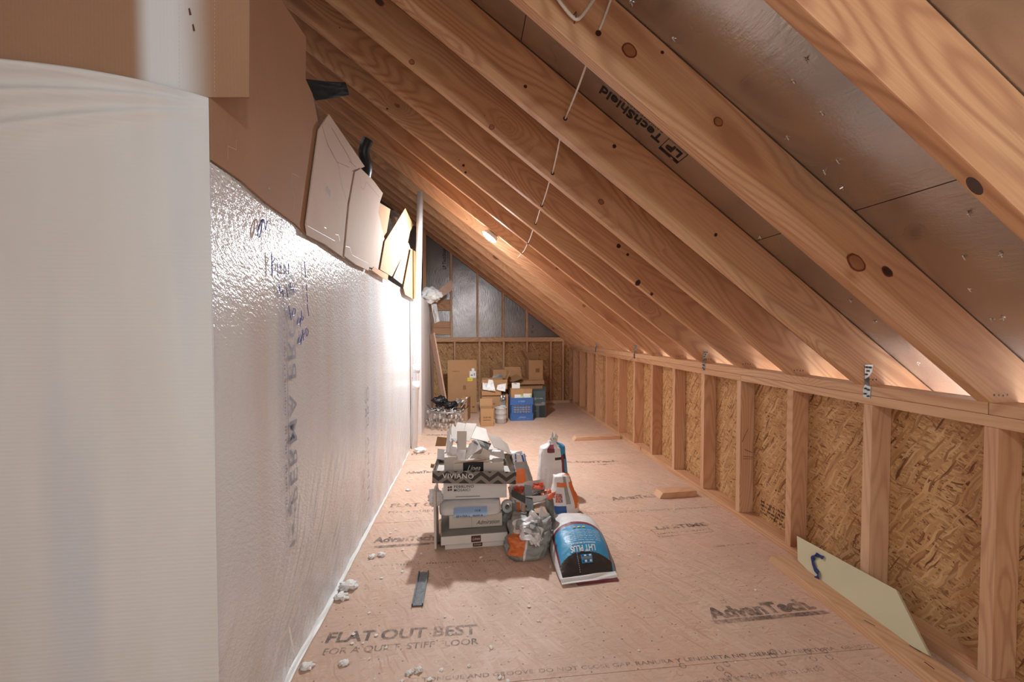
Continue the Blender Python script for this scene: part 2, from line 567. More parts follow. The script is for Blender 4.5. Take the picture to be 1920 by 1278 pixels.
def sheet(name, pts, thk, m, parent=None, bend=0.0, wav=0.0, n=8, seed=0):
    """bent card from 4 world corners (in order round the edge), with thickness"""
    P = [Vector(p) for p in pts]
    nr = (P[1] - P[0]).cross(P[3] - P[0]).normalized()
    c = sum(P, Vector()) / 4
    bm = bmesh.new()
    top, bot = [], []
    for j in range(n + 1):
        rt, rb = [], []
        for i in range(n + 1):
            s_, t_ = i / n, j / n
            q = (P[0] * (1 - s_) + P[1] * s_) * (1 - t_) + (P[3] * (1 - s_) + P[2] * s_) * t_
            h = bend * (1 - (2 * s_ - 1) ** 2)
            if wav:
                h += wav * noise.noise(Vector((s_ * 2.3 + seed, t_ * 2.3, seed * 1.7)))
            q = q + nr * h - c
            rt.append(bm.verts.new(q + nr * thk / 2))
            rb.append(bm.verts.new(q - nr * thk / 2))
        top.append(rt)
        bot.append(rb)
    for j in range(n):
        for i in range(n):
            bm.faces.new([top[j][i], top[j][i + 1], top[j + 1][i + 1], top[j + 1][i]])
            bm.faces.new([bot[j][i], bot[j + 1][i], bot[j + 1][i + 1], bot[j][i + 1]])
    for i in range(n):
        bm.faces.new([top[0][i], bot[0][i], bot[0][i + 1], top[0][i + 1]])
        bm.faces.new([top[n][i], top[n][i + 1], bot[n][i + 1], bot[n][i]])
        bm.faces.new([top[i][0], top[i + 1][0], bot[i + 1][0], bot[i][0]])
        bm.faces.new([top[i][n], bot[i][n], bot[i + 1][n], top[i + 1][n]])
    bmesh.ops.recalc_face_normals(bm, faces=bm.faces)
    return link(name, bm_mesh(bm, name), m, parent, Matrix.Translation(c))


def tube(name, pts, r, m, parent=None, seg=8, close=False, smooth_path=0):
    P = [Vector(p) for p in pts]
    for _ in range(smooth_path):
        Q = [P[0]]
        for a, b in zip(P[:-1], P[1:]):
            Q += [a * 0.75 + b * 0.25, a * 0.25 + b * 0.75]
        Q.append(P[-1])
        P = Q
    bm = bmesh.new()
    tube_bm(bm, P, r, seg)
    c = P[0].copy()
    bmesh.ops.translate(bm, vec=-c, verts=bm.verts)
    return link(name, bm_mesh(bm, name), m, parent, Matrix.Translation(c), smooth=True)


def tube_bm(bm, P, r, seg=8):
    rings = []
    up = None
    for i, p in enumerate(P):
        d = (P[min(i + 1, len(P) - 1)] - P[max(i - 1, 0)])
        if d.length < 1e-9:
            d = Vector((0, 0, 1))
        d.normalize()
        if up is None:
            up = d.orthogonal().normalized()
        up = (up - d * up.dot(d))
        up = up.normalized() if up.length > 1e-6 else d.orthogonal().normalized()
        sd = d.cross(up)
        rr = r[i] if isinstance(r, (list, tuple)) else r
        rings.append([bm.verts.new(p + (up * math.cos(2 * PI * k / seg) + sd * math.sin(2 * PI * k / seg)) * rr) for k in range(seg)])
    for a, b in zip(rings[:-1], rings[1:]):
        for k in range(seg):
            bm.faces.new([a[k], a[(k + 1) % seg], b[(k + 1) % seg], b[k]])
    bm.faces.new(list(reversed(rings[0])))
    bm.faces.new(rings[-1])


_fc = {}


def text_geo(txt, bold=0.0, shear=0.0, spacing=1.0):
    """(verts, faces, width) of the text, cap height about 0.7 per unit size; origin at left baseline"""
    key = (txt, bold, shear, spacing)
    if key in _fc:
        return _fc[key]
    if txt.startswith('~'):
        # print too small to read in the photo: a row of little broken strokes
        r_ = random.Random(len(txt) * 7 + 3)
        V, Fc, x = [], [], 0.0
        def q4(x0, y0, x1, y1):
            n = len(V)
            V.extend([Vector((x0, y0, 0)), Vector((x1, y0, 0)), Vector((x1, y1, 0)), Vector((x0, y1, 0))])
            Fc.append([n, n + 1, n + 2, n + 3])
        for ch in txt[1:]:
            if ch != ' ':
                q4(x + 0.04, 0.0, x + 0.16, 0.7)
                if r_.random() < 0.6:
                    q4(x + 0.34, 0.0, x + 0.45, 0.7)
                yy = r_.choice((0.0, 0.3, 0.58))
                q4(x + 0.16, yy, x + 0.34, yy + 0.12)
            x += 0.55
        _fc[key] = (V, Fc, x)
        return _fc[key]
    cu = bpy.data.curves.new('t', 'FONT')
    cu.body = txt
    cu.size = 1.0
    cu.offset = bold
    cu.shear = shear
    cu.space_character = spacing
    cu.resolution_u = 3
    o = bpy.data.objects.new('t', cu)
    C.objects.link(o)
    bpy.context.view_layer.update()
    me = bpy.data.meshes.new_from_object(o.evaluated_get(bpy.context.evaluated_depsgraph_get()))
    bm = bmesh.new()
    bm.from_mesh(me)
    bmesh.ops.triangulate(bm, faces=bm.faces[:])
    V = [v.co.copy() for v in bm.verts]
    bm.verts.index_update()
    Fc = [[v.index for v in f.verts] for f in bm.faces]
    bm.free()
    bpy.data.objects.remove(o)
    bpy.data.curves.remove(cu)
    bpy.data.meshes.remove(me)
    w = max([v.x for v in V] or [0])
    _fc[key] = (V, Fc, w)
    return _fc[key]


def text_on(name, txt, f, width, height, m, parent=None, bold=0.0, shear=0.0, spacing=1.0, cuts=0, center=False, smooth=False):
    """f(a,b)->world point; the text is stretched to width x cap height"""
    V, Fc, w = text_geo(txt, bold, shear, spacing)
    w = max(w, 1e-3)
    kx, ky = width / w, height / 0.7
    bm = bmesh.new()
    vs = [bm.verts.new((v.x * kx - (width / 2 if center else 0), v.y * ky, 0)) for v in V]
    for fc in Fc:
        try:
            bm.faces.new([vs[i] for i in fc])
        except ValueError:
            pass
    if cuts:
        bmesh.ops.subdivide_edges(bm, edges=bm.edges[:], cuts=cuts)
    pts = [f(v.co.x, v.co.y) for v in bm.verts]
    c = sum(pts, Vector()) / max(1, len(pts))
    for v, p in zip(bm.verts, pts):
        v.co = p - c
    return link(name, bm_mesh(bm, name), m, parent, Matrix.Translation(c))


def plane_f(o, ax, ay, off=0.0015):
    o, ax, ay = Vector(o), Vector(ax).normalized(), Vector(ay).normalized()
    n = ax.cross(ay).normalized()
    return lambda a, b: o + ax * a + ay * b + n * off


def poly_on(name, f, loops, m, parent=None):
    bm = bmesh.new()
    allp = []
    for lp in loops:
        pts = [f(a, b) for a, b in lp]
        allp += pts
        bm.faces.new([bm.verts.new(p) for p in pts])
    c = sum(allp, Vector()) / len(allp)
    bmesh.ops.translate(bm, vec=-c, verts=bm.verts)
    return link(name, bm_mesh(bm, name), m, parent, Matrix.Translation(c))


def ring_loops(cx, cy, r, w, n=12):
    out = []
    for i in range(n):
        a, b = 2 * PI * i / n, 2 * PI * (i + 1) / n
        out.append([(cx + r * math.cos(a), cy + r * math.sin(a)), (cx + r * math.cos(b), cy + r * math.sin(b)),
                    (cx + (r - w) * math.cos(b), cy + (r - w) * math.sin(b)), (cx + (r - w) * math.cos(a), cy + (r - w) * math.sin(a))])
    return out


def rect_loops(x0, y0, x1, y1, w):
    return [[(x0, y0), (x1, y0), (x1, y0 + w), (x0, y0 + w)], [(x0, y1 - w), (x1, y1 - w), (x1, y1), (x0, y1)],
            [(x0, y0 + w), (x0 + w, y0 + w), (x0 + w, y1 - w), (x0, y1 - w)], [(x1 - w, y0 + w), (x1, y0 + w), (x1, y1 - w), (x1 - w, y1 - w)]]


def rq(x0, y0, x1, y1):
    return [(x0, y0), (x1, y0), (x1, y1), (x0, y1)]


def ordw(i):
    return ['nearest', 'second', 'third', 'fourth', 'fifth', 'sixth', 'seventh', 'eighth', 'ninth', 'tenth', 'eleventh', 'twelfth',
            'thirteenth', 'fourteenth', 'fifteenth', 'sixteenth', 'seventeenth', 'eighteenth', 'nineteenth', 'twentieth'][i]
# ================================================================== THE SETTING
def struct(name, bm, m, mw=None):
    o = link(name, bm_mesh(bm, name), m, None, mw)
    o['kind'] = 'structure'
    return o


# floor: panels with narrow seams over a dark base
SEAM0 = pz(1440, 1233).y
bm = bmesh.new()
ys = [-1.5, SEAM0 - 1.22, SEAM0, SEAM0 + 1.22, SEAM0 + 2.44, SEAM0 + 3.66, YB + 0.15]
for a, b in zip(ys[:-1], ys[1:]):
    box_bm(4.1, b - a - 0.0025, 0.02, 0, bm, off=(-0.2, (a + b) / 2, -0.01))
box_bm(4.1, 8.3, 0.03, 0, bm, off=(-0.2, 2.6, -0.036))
floor = struct('floor', bm, M_FLOOR)


def osb_wall(name, o, ax, ay, w, h, t=0.012, m=M_OSB):
    mw = frame(o, ax, ay)
    return struct(name, box_bm(w, h, t, 0, off=(w / 2, h / 2, -t / 2)), m, mw)


# knee wall sheathing, back wall sheathing, foil gable, hidden closing walls
osb_wall('wall_right', (W + 0.089, -1.5, -0.05), (0, 1, 0), (0, 0, 1), YB + 1.6, PLT + 0.05, m=M_OSB)
bpy.data.objects['wall_right'].location.x += 0.013
PBT = py(900, 641, YB - 0.09).z      # underside of the back wall plate
osb_wall('wall_back', (-2.2, YB, -0.05), (1, 0, 0), (0, 0, 1), 4.0, PBT + 0.1, m=M_OSB)
bm = bmesh.new()
# gable: foil board, cut to the roof line, local x east, local y up
pts = [(-2.2, PBT + 0.05), (W + 0.1, PBT + 0.05 - 0.09), (W + 0.1, roof_in(W + 0.1)), (-2.2, roof_in(-2.2))]
pts = [(-2.2, PBT + 0.05), (1.6, PBT + 0.05), (1.6, roof_in(1.6)), (-2.2, roof_in(-2.2))]
for sgn in (0, 1):
    vs_ = [bm.verts.new((p[0], p[1], -0.012 * sgn)) for p in pts]
    bm.faces.new(vs_ if sgn == 0 else list(reversed(vs_)))
gable = struct('wall_gable', bm, M_FOIL2, frame((0, YB + 0.001, 0), (1, 0, 0), (0, 0, 1)))
bm = box_bm(5.0, 0.02, 4.0, off=(-0.3, -1.5, 1.95))
struct('wall_behind', bm, M_OSB)
bm = box_bm(0.02, 8.3, 3.9, off=(-2.21, 2.6, 1.9))
struct('wall_outer', bm, M_CHIP)

# roof sheathing in three long strips
up_ = Vector((-1, 0, SL)).normalized()
seams = sorted([proof(1620, 390).x, proof(982, 50).x])
org = Vector((0, 0, roof_in(0)))
mwr = frame(org, -up_, (0, 1, 0))       # local x down the slope, y along the house
cs = 1 / math.cos(TH)
bm = bmesh.new()
xs = [-2.3] + seams + [2.32]
nrm_up = 1
for a, b in zip(xs[:-1], xs[1:]):
    box_bm((b - a) * cs - 0.003, 8.4, 0.012, 0, bm, off=((a + b) / 2 * cs, 2.6, 0.0061))
box_bm(4.7 * cs, 8.4, 0.02, 0, bm, off=(0, 2.6, 0.024))
zl = mwr.to_3x3() @ Vector((0, 0, 1))
if zl.z < 0:
    bmesh.ops.scale(bm, vec=(1, 1, -1), verts=bm.verts)
    bmesh.ops.reverse_faces(bm, faces=bm.faces)
ceiling = struct('ceiling', bm, M_FOIL, mwr)

# inner block that the film is wrapped round
bm = box_bm(1.58, 4.68 - YN, 1.485, 0, off=(XL - 0.11 - 0.79, (YN + 0.012 + 4.68) / 2, 0.7425))
struct('wall_left', bm, M_CHIPW)
bm = box_bm(1.74, YB - 4.68, 1.50, 0, off=(-0.46 - 0.87, (4.68 + YB) / 2, 0.75))
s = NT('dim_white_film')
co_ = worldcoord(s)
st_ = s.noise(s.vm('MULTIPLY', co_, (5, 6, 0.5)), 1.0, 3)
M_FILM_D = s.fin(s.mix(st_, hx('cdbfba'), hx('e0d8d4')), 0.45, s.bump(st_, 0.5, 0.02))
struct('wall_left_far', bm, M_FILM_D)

# ------------------------------------------------------------------ plastic sheeting
film_t = empty('plastic_sheeting', (XL, YN, 0))
tag(film_t, 'white ribbed plastic sheeting wrapped round the tall left wall and its near corner', 'plastic sheet')


def grid(name, nx, ny, f, m, parent):
    bm = bmesh.new()
    vs_ = [[bm.verts.new(f(i / nx, j / ny)) for i in range(nx + 1)] for j in range(ny + 1)]
    for j in range(ny):
        for i in range(nx):
            bm.faces.new([vs_[j][i], vs_[j][i + 1], vs_[j + 1][i + 1], vs_[j + 1][i]])
    bmesh.ops.translate(bm, vec=-Vector((XL, YN, 0)), verts=bm.verts)
    return link(name, bm_mesh(bm, name), m, parent, Matrix.Translation((XL, YN, 0)), smooth=True)


zt0, zt1 = py(0, 115, YN), py(400, 187, YN)


def ztop(x):
    t = (x - zt0.x) / (zt1.x - zt0.x)
    return zt0.z + (zt1.z - zt0.z) * t + 0.012 * math.sin(min(max(t, 0), 1) * PI)


def f_near(i, j):
    x = -1.75 + (XL + 0.001 + 1.75) * (i ** 0.8)
    zt = ztop(x)
    z = 0.001 + (zt - 0.001) * j
    k = min(1.0, max(0.0, (XL - x) / 0.42))
    span = 0.030 + 0.125 * k
    t = (zt - z) / span
    A = 0.008 + 0.026 * k
    if XL - x < 0.03:
        A *= (XL - x) / 0.03
    y = YN - 0.004
    for c0, w0, a0 in ((0.12, 0.10, 1.0), (0.52, 0.13, 0.9), (0.98, 0.14, 0.7)):
        y -= A * a0 * math.exp(-((t - c0) / w0) ** 2)
    y += 0.003 * noise.noise(Vector((x * 7, z * 3, 1.3)))
    return Vector((x, y, z))


grid('near_panel', 110, 260, f_near, M_FILM_N, film_t)


def inset(y):
    return 0.095 * min(1, max(0, (3.5 - y) / 2.3))


def f_side(i, j):
    y = YN - 0.004 + (4.69 - YN) * i
    z = 0.001 + 1.488 * (j ** 1.4)
    x = XL + 0.005 * noise.noise(Vector((y * 2.3, z * 1.2, 4.1))) * min(1, i * 14)
    wdt = 0.03 * max(0.15, 1 - (y - YN) / 2.6)
    x -= inset(y) * max(0, 1 - z / 0.5) ** 1.5
    if z < 0.10:
        q = 1 - z / 0.10
        x += wdt * q ** 2.2
    x += 0.006 * min(1, i * 14) * max(0, 1 - z / 0.7) * noise.noise(Vector((y * 9 + z * 6, z * 1.1, 7.7)))
    return Vector((x, y, z))


grid('side_panel', 260, 90, f_side, M_FILM_S, film_t)


def f_skirt(i, j):
    y = YN - 0.004 + (4.3 - YN) * i
    wdt = 0.03 * max(0.15, 1 - (y - YN) / 2.6) - inset(y)
    w2 = (0.030 + 0.014 * noise.noise(Vector((y * 3, 0, 0)))) * max(0.25, 1.0 - (y - YN) / 3.4)
    return Vector((XL + wdt - 0.004 + w2 * j, y, 0.004 + 0.006 * (1 - j) + 0.003 * noise.noise(Vector((y * 11, j * 2, 0)))))


grid('floor_flap', 160, 5, f_skirt, plain('white_film_flap', 'e4e0dc', 0.45, 0.05, 20, bump=0.3), film_t)

# printed letters on the side film: mirrored, running up the wall
p0 = px(545, 942, XL)
fm = lambda y0, z0, off=0.0062: (lambda a, b: Vector((XL + off, y0 + b, z0 + a)))
yb0 = p0.y - 0.015
z_lo = px(548, 945, XL).z
z_hi = px(545, 575, XL).z
o = text_on('printed_lettering', 'PERMA PRO D', fm(yb0, z_lo), z_hi - z_lo + 0.10, 0.055, M_FILMINK, film_t, bold=0.008, spacing=1.12)
o = poly_on('printed_rule', fm(yb0 - 0.012, z_lo), [rq(0.02, 0, 0.62, 0.003), rq(0.02, 0.006, 0.62, 0.007)], M_FILMINK, film_t)
o = text_on('printed_small_line', '~xxxxxxx xxxxx xxxxxxxx xxx xxxxx', fm(yb0 - 0.034, z_lo + 0.02), 0.6, 0.010, M_FILMINK, film_t)
# runner figure and house mark under the letters
q0 = px(545, 1020, XL)
lg = [[(0, 0.04), (0.015, 0.0), (0.02, 0.05), (0.012, 0.055)],
      [(0.0, 0.055), (0.14, 0.085), (0.142, 0.09), (0.0, 0.06)],
      [(0.03, 0.03), (0.06, 0.02), (0.075, 0.035), (0.055, 0.045)],
      [(0.06, 0.035), (0.11, 0.05), (0.115, 0.06), (0.065, 0.04)],
      [(0.10, 0.01), (0.125, 0.0), (0.135, 0.02), (0.12, 0.03), (0.105, 0.025)],
      [(0.135, 0.02), (0.165, 0.05), (0.17, 0.07), (0.163, 0.07), (0.16, 0.055), (0.13, 0.028)],
      rq(0.10, 0.045, 0.135, 0.05), rq(0.10, 0.055, 0.135, 0.06)]
poly_on('printed_figure', fm(q0.y - 0.03, q0.z - 0.01), lg, M_FILMINK, film_t)
# second, fainter print further along
p1 = px(690, 1000, XL)
text_on('printed_lettering', 'PERMA PRO', fm(p1.y - 0.03, p1.z + 0.18), 0.62, 0.05, M_FILMINK, film_t, bold=-0.004, spacing=1.1)


def pen(name, strokes):
    """pen strokes given in pixels, laid on the side film"""
    bm = bmesh.new()
    for st in strokes:
        P = [px(u, v, XL + 0.0058) for u, v in st]
        for _ in range(2):
            Q = [P[0]]
            for a, b in zip(P[:-1], P[1:]):
                Q += [a * 0.75 + b * 0.25, a * 0.25 + b * 0.75]
            Q.append(P[-1])
            P = Q
        tube_bm(bm, P, 0.0011, 5)
    c = px(540, 500, XL)
    bmesh.ops.translate(bm, vec=-c, verts=bm.verts)
    return link(name, bm_mesh(bm, name), M_PEN, film_t, Matrix.Translation(c))


for nm_w, st_w in (
    ('pen_scribble', [(492, 410), (485, 425), (483, 440), (486, 448), (490, 430), (492, 410), (496, 414), (498, 434), (499, 424), (503, 412), (506, 415)]),
    ('pen_word', [[(509, 473), (510, 495), (510, 516)], [(510, 480), (516, 484), (511, 492)], [(520, 492), (521, 517)], [(520, 496), (527, 494), (527, 505), (521, 506)], [(531, 500), (535, 496), (536, 514), (531, 508), (537, 512)], [(541, 494), (541, 514)]]),
    ('pen_word', [[(523, 532), (526, 553), (530, 540), (531, 556)], [(537, 542), (540, 557)], [(541, 533), (545, 543), (550, 536)], [(544, 530), (546, 545), (551, 540), (549, 548), (556, 546)]]),
    ('pen_word', [[(541, 573), (546, 600)], [(539, 588), (547, 582)], [(550, 580), (547, 592), (553, 590), (554, 578), (550, 578)]]),
    ('pen_word', [[(559, 596), (557, 609), (562, 606), (564, 592), (563, 612)], [(565, 582), (566, 604), (570, 594), (565, 592)]]),
    ('pen_word', [[(561, 632), (558, 645), (563, 642), (566, 626), (564, 646)], [(567, 618), (569, 638)], [(565, 630), (572, 624)], [(573, 616), (575, 634), (579, 620), (574, 614)]]),
    ('pen_dash', [(571, 490), (573, 520)]), ('pen_dash', [(574, 533), (575, 545)]), ('pen_dash', [(575, 548), (577, 566)]), ('pen_dash', [(576, 570), (579, 592)])):
    pen(nm_w, st_w if isinstance(st_w[0], list) else [st_w])

# ------------------------------------------------------------------ knee wall framing
_ph = YAW


def ywall(u, x=W):
    return x / math.tan(math.atan((u - 960) / F) + YAW)


PLY = [ywall(u) for u in (1850, 1622, 1478, 1383, 1316, 1262, 1221, 1188, 1159, 1135.8, 1117, 1100.8, 1086, 1073.8, 1066.2)]
looks = ['pale smooth', 'pale straight-grained', 'reddish brown', 'pinkish, scarred', 'dark reddish', 'wane-edged knotty', 'knotty', 'lightly knotted',
         'scratched', 'plain', 'plain', 'weathered', 'narrow-looking', 'pale', 'corner']
for i, y in enumerate([PLY[0] - 0.41] + PLY):
    yc = y - 0.019
    st = board('wall_stud', (W + 0.0445, yc, 0.0382), (W + 0.0445, yc, PLT - 0.0765), (1, 0, 0), 0.089, 0.038, M_STUD)
    if i == 0:
        tag(st, 'wall stud just outside the right edge of the photo', 'stud', 'studs of the right knee wall')
    else:
        where = ['beside the right edge of the photo', 'behind the leaning pale board', 'at the far end of the leaning pale board', 'with dark scratches, two studs beyond the pale board'][i - 1] if i < 5 else '%s from the right edge of the photo' % ordw(i - 1)
        if i == 15:
            where = 'in the far corner against the back wall'
        tag(st, '%s upright wall stud, %s' % (looks[i - 1], where), 'stud', 'studs of the right knee wall')
    if i == 4:
        # scratch marks on the camera face
        fs = lambda a, b: Vector((W + a, y - 0.0385, b))
        poly_on('dark_scratches', fs, [[(0.02, 0.38), (0.085, 0.372), (0.085, 0.375), (0.02, 0.383)], [(0.02, 0.365), (0.085, 0.362), (0.085, 0.364), (0.02, 0.368)],
                                       [(0.01, 0.47), (0.05, 0.55), (0.053, 0.55), (0.013, 0.468)], [(0.03, 0.42), (0.08, 0.40), (0.08, 0.403), (0.03, 0.424)]], M_INKB, st)

xm = W + 0.0445
j1 = ywall(1390, W)
j0 = ywall(1857, W)
b = board('bottom_plate', (xm, 1.72, 0.019), (xm, YB - 0.1, 0.019), (1, 0, 0), 0.089, 0.038, M_PLATE)
tag(b, 'long bottom plate board lying on the floor under the right wall studs', 'board')
b = board('bottom_plate', (xm, -1.4, 0.019), (xm, 1.717, 0.019), (1, 0, 0), 0.089, 0.038, M_PLATE)
tag(b, 'near bottom plate board under the stud at the right edge of the photo', 'board')
z1, z2 = PLT - 0.0575, PLT - 0.019
for (a, c, z, lab) in ((-1.4, j1 - 0.001, z1, 'lower top plate board over the near studs of the right wall'),
                       (j1 + 0.001, YB - 0.1, z1, 'lower top plate board over the far studs of the right wall'),
                       (-1.4, j0 - 0.001, z2, 'short end of the upper top plate board at the right edge of the photo'),
                       (j0 + 0.001, YB - 0.1, z2, 'long upper top plate board that carries the rafters')):
    b = board('top_plate', (xm, a, z), (xm, c, z), (1, 0, 0), 0.089, 0.0375, M_PLATE)
    tag(b, lab, 'board', 'top plates of the right knee wall')

# ------------------------------------------------------------------ rafters
RY = [0.700, 1.163, 1.596, 1.984, 2.385, 2.80, 3.185, 3.60, 4.01, 4.42, 4.83, 5.24, 5.65, 6.06, YB - 0.10]
nr = Vector((SL, 0, 1)).normalized()     # away from the room
rl = ['broad pale rafter across the top right corner with a round hole in its lower edge',
      'nearest whole rafter with a big dark knot low down and a cable through it', 'yellowish rafter with grey stains just beyond the printed foil',
      'reddish rafter with the second cable hole', 'orange-brown rafter with a pieced joint halfway', 'dark reddish rafter, fifth from the near end of the whole ones',
      'golden rafter just in front of the round lamp', 'pale knotted rafter just behind the round lamp', 'rafter with a grey mildewed edge beyond the lamp',
      'knotty rafter, third beyond the lamp', 'rafter fourth beyond the lamp', 'rafter fifth beyond the lamp', 'rafter sixth beyond the lamp', 'last free rafter before the gable',
      'end rafter against the gable wall']
RAFT = []
for i, y in enumerate(RY):
    xa, xb = 2.30, -2.18
    ca = Vector((xa, y + 0.019, under(xa))) + nr * (RD / 2 - 0.001)
    cb = Vector((xb, y + 0.019, under(xb))) + nr * (RD / 2 - 0.001)
    r_ = board('rafter', ca, cb, nr, RD - 0.002, 0.038, M_WOOD, bev=0.003)
    tag(r_, rl[i], 'rafter', 'roof rafters')
    RAFT.append(r_)


def knot(i, u, v, rx, rz, dark=False, off=0.0012):
    """branch knot on the near face of rafter i: rough disc with a dark rim"""
    i -= 1
    y = RY[i] - off
    c = py(u, v, y)
    fs = lambda a, b: Vector((c.x + a * up_.x * -1 + b * SL * 0.8, y, c.z + a * up_.z * -1 + b * 0.8))
    for nm, k, m, dy in (('knot_rim', 1.0, M_KNR, 0), ('knot_heart', 0.78, M_KND if dark else M_KNH, 0.0006)):
        bm = bmesh.new()
        vs_ = []
        for q in range(18):
            a = 2 * PI * q / 18
            w_ = 1 + 0.14 * noise.noise(Vector((math.cos(a) * 1.5 + u, math.sin(a) * 1.5, k)))
            p = fs(rx * k * w_ * math.cos(a), rz * k * w_ * math.sin(a))
            vs_.append(bm.verts.new(p - c - Vector((0, dy, 0))))
        bm.faces.new(vs_)
        link(nm, bm_mesh(bm, nm), m, RAFT[i], Matrix.Translation(c))


M_KNR = plain('knot_rim_wood', '74351f', 0.5, 0.2, 60, bump=0.3)
M_KNH = plain('knot_heart_wood', '9c6844', 0.5, 0.25, 60, bump=0.3)
M_KND = plain('black_knot_wood', '35190e', 0.6, 0.3, 60, bump=0.4)
for a in ((2, 1180, 94, .024, .019), (2, 1347, 228, .015, .013), (2, 1606, 492, .036, .022), (2, 1664, 509, .022, .013, True), (2, 1242, 98, .005, .005, True),
          (3, 1152, 274, .008, .008, True), (3, 985, 162, .007, .007, True), (3, 1342, 440, .007, .008, True), (4, 1127, 378, .015, .013), (5, 1160, 461, .014, .013, True),
          (5, 1177, 477, .009, .009, True), (5, 1196, 530, .015, .02, True), (5, 1222, 551, .010, .01, True), (4, 772, 116, .013, .012), (4, 922, 238, .013, .013),
          (6, 869, 310, .009, .009, True), (6, 873, 323, .008, .008, True), (6, 726, 204, .007, .006, True), (8, 1186, 586, .018, .015), (7, 995, 384, .007, .007, True),
          (9, 1016, 493, .020, .015), (8, 1045, 502, .016, .014), (9, 1095, 573, .017, .013), (3, 712, 4, .020, .012, True), (4, 1145, 327, .006, .006, True)):
    knot(*a)
# hole bored in the lower edge of the big near rafter
hc = py(1826, 349, RY[0])
bm = bmesh.new()
for q in range(1):
    vs_ = [bm.verts.new((0.022 * math.cos(2 * PI * k / 20), -0.0012, 0.012 * math.sin(2 * PI * k / 20))) for k in range(20)]
    bm.faces.new(vs_)
link('edge_hole', bm_mesh(bm, 'edge_hole'), M_KND, RAFT[0], Matrix.Translation(hc + Vector((0.0, 0, 0.0))) @ Matrix.Rotation(TH, 4, 'Y'))

# ------------------------------------------------------------------ gable framing
def gx(u, y=YB - 0.089):
    return py(u, 640, y).x


yg = YB - 0.0455
zc = py(900, 636.5, YB - 0.09).z
pl = board('gable_plate', (-1.2, yg, zc), (py(1056, 638, YB - 0.09).x + 0.02, yg, zc), (0, 1, 0), 0.085, 0.066, M_PLATE)
tag(pl, 'level double plate across the back wall below the foil gable', 'board')
for k, u in enumerate((852.5, 899, 944.5, 988.5, 1033, 1056)):
    x = gx(u)
    o = board('back_wall_stud', (x, yg, 0.0382), (x, yg, zc - 0.0335), (0, 1, 0), 0.085, 0.030, M_STUD)
    tag(o, 'short stud of the back wall below the plate, %s from the left' % ['first', 'second', 'third', 'fourth', 'fifth', 'sixth'][k], 'stud', 'studs of the back wall')
for k, u in enumerate((846.5, 895.5, 943.5, 988)):
    x = gx(u)
    top = roof_in(x) - 0.18
    o = board('gable_stud', (x, yg, zc + 0.0335), (x, yg, top), (0, 1, 0), 0.085, 0.030, M_STUD)
    tag(o, 'tall stud in front of the foil gable, %s from the left' % ['first', 'second', 'third', 'fourth'][k], 'stud', 'studs of the foil gable')
o = board('back_bottom_plate', (-0.44, yg, 0.019), (W, yg, 0.019), (0, 1, 0), 0.085, 0.038, M_PLATE)
tag(o, 'bottom plate board on the floor along the back wall', 'board')
# boards left of the first gable stud
x1 = gx(846.5) - 0.016
for k, (v0, v1) in enumerate(((561, 582), (602, 614), (614.5, 627))):
    z0, z1_ = py(830, v1, YB - 0.05).z, py(830, v0, YB - 0.05).z
    o = board('blocking_board', (-1.1, yg + 0.02, (z0 + z1_) / 2), (x1, yg + 0.02, (z0 + z1_) / 2), (0, 0, 1), z1_ - z0 - 0.002, 0.038, M_WOOD)
    tag(o, ['wide reddish blocking board left of the first gable stud, topmost of three', 'middle blocking board left of the first gable stud', 'lowest blocking board left of the first gable stud, marked with a pen tick'][k], 'board', 'blocking boards')
o = board('gable_post', (py(796, 540, 6.45).x, 6.45, 1.55), (py(796, 540, 6.45).x, 6.45, 2.95), (1, 0, 0), 0.05, 0.038, M_WOOD)
tag(o, 'upright post seen just right of the white pipe, in front of the gable', 'post')

# ------------------------------------------------------------------ hurricane ties
def tie(u, v, i, label):
    y = RY[i]
    t_ = empty('rafter_tie', (W, y, PLT))
    tag(t_, label, 'metal tie', 'hurricane ties on the right top plate')
    c = py(u, v, y - 0.002)
    k = 0.9
    x0 = W + 0.02
    w_ = 0.032
    zt = PLT + 0.085
    pr = lambda nm, pts, n: prism(nm, [Vector(p) for p in pts], n, 0.002, M_STEEL, t_)
    pr('upper_leaf', [(x0 - 0.016, y - 0.002, zt), (x0 + 0.022, y - 0.002, zt), (x0 + 0.018, y - 0.002, zt - 0.03), (x0 + 0.004, y - 0.002, zt - 0.05), (x0 - 0.016, y - 0.002, zt - 0.062)], (0, -1, 0))
    pr('twist', [(x0 - 0.016, y - 0.003, zt - 0.062), (x0 + 0.004, y - 0.003, zt - 0.05), (W - 0.003, y - 0.014, PLT + 0.004), (W - 0.003, y - 0.034, PLT - 0.002)], (-0.5, -1, 0))
    pr('lower_leaf', [(W - 0.002, y - 0.036, PLT), (W - 0.002, y - 0.010, PLT + 0.004), (W - 0.002, y - 0.002, PLT - 0.018), (W - 0.002, y - 0.004, PLT - 0.05), (W - 0.002, y - 0.034, PLT - 0.05)], (-1, 0, 0))
    bm = bmesh.new()
    for dx, dz in ((-0.006, -0.01), (0.010, -0.012), (0.0, -0.026), (-0.008, -0.04)):
        tube_bm(bm, [Vector((x0 + dx, y - 0.0025, zt + dz)), Vector((x0 + dx, y - 0.007, zt + dz))], 0.004, 8)
    for dy, dz in ((-0.014, -0.012), (-0.026, -0.016), (-0.012, -0.034), (-0.026, -0.042)):
        tube_bm(bm, [Vector((W - 0.0025, y + dy, PLT + dz)), Vector((W - 0.007, y + dy, PLT + dz))], 0.004, 8)
    c = Vector((W, y, PLT))
    bmesh.ops.translate(bm, vec=-c, verts=bm.verts)
    link('nail_heads', bm_mesh(bm, 'nail_heads'), M_BLACKM, t_, Matrix.Translation(c))


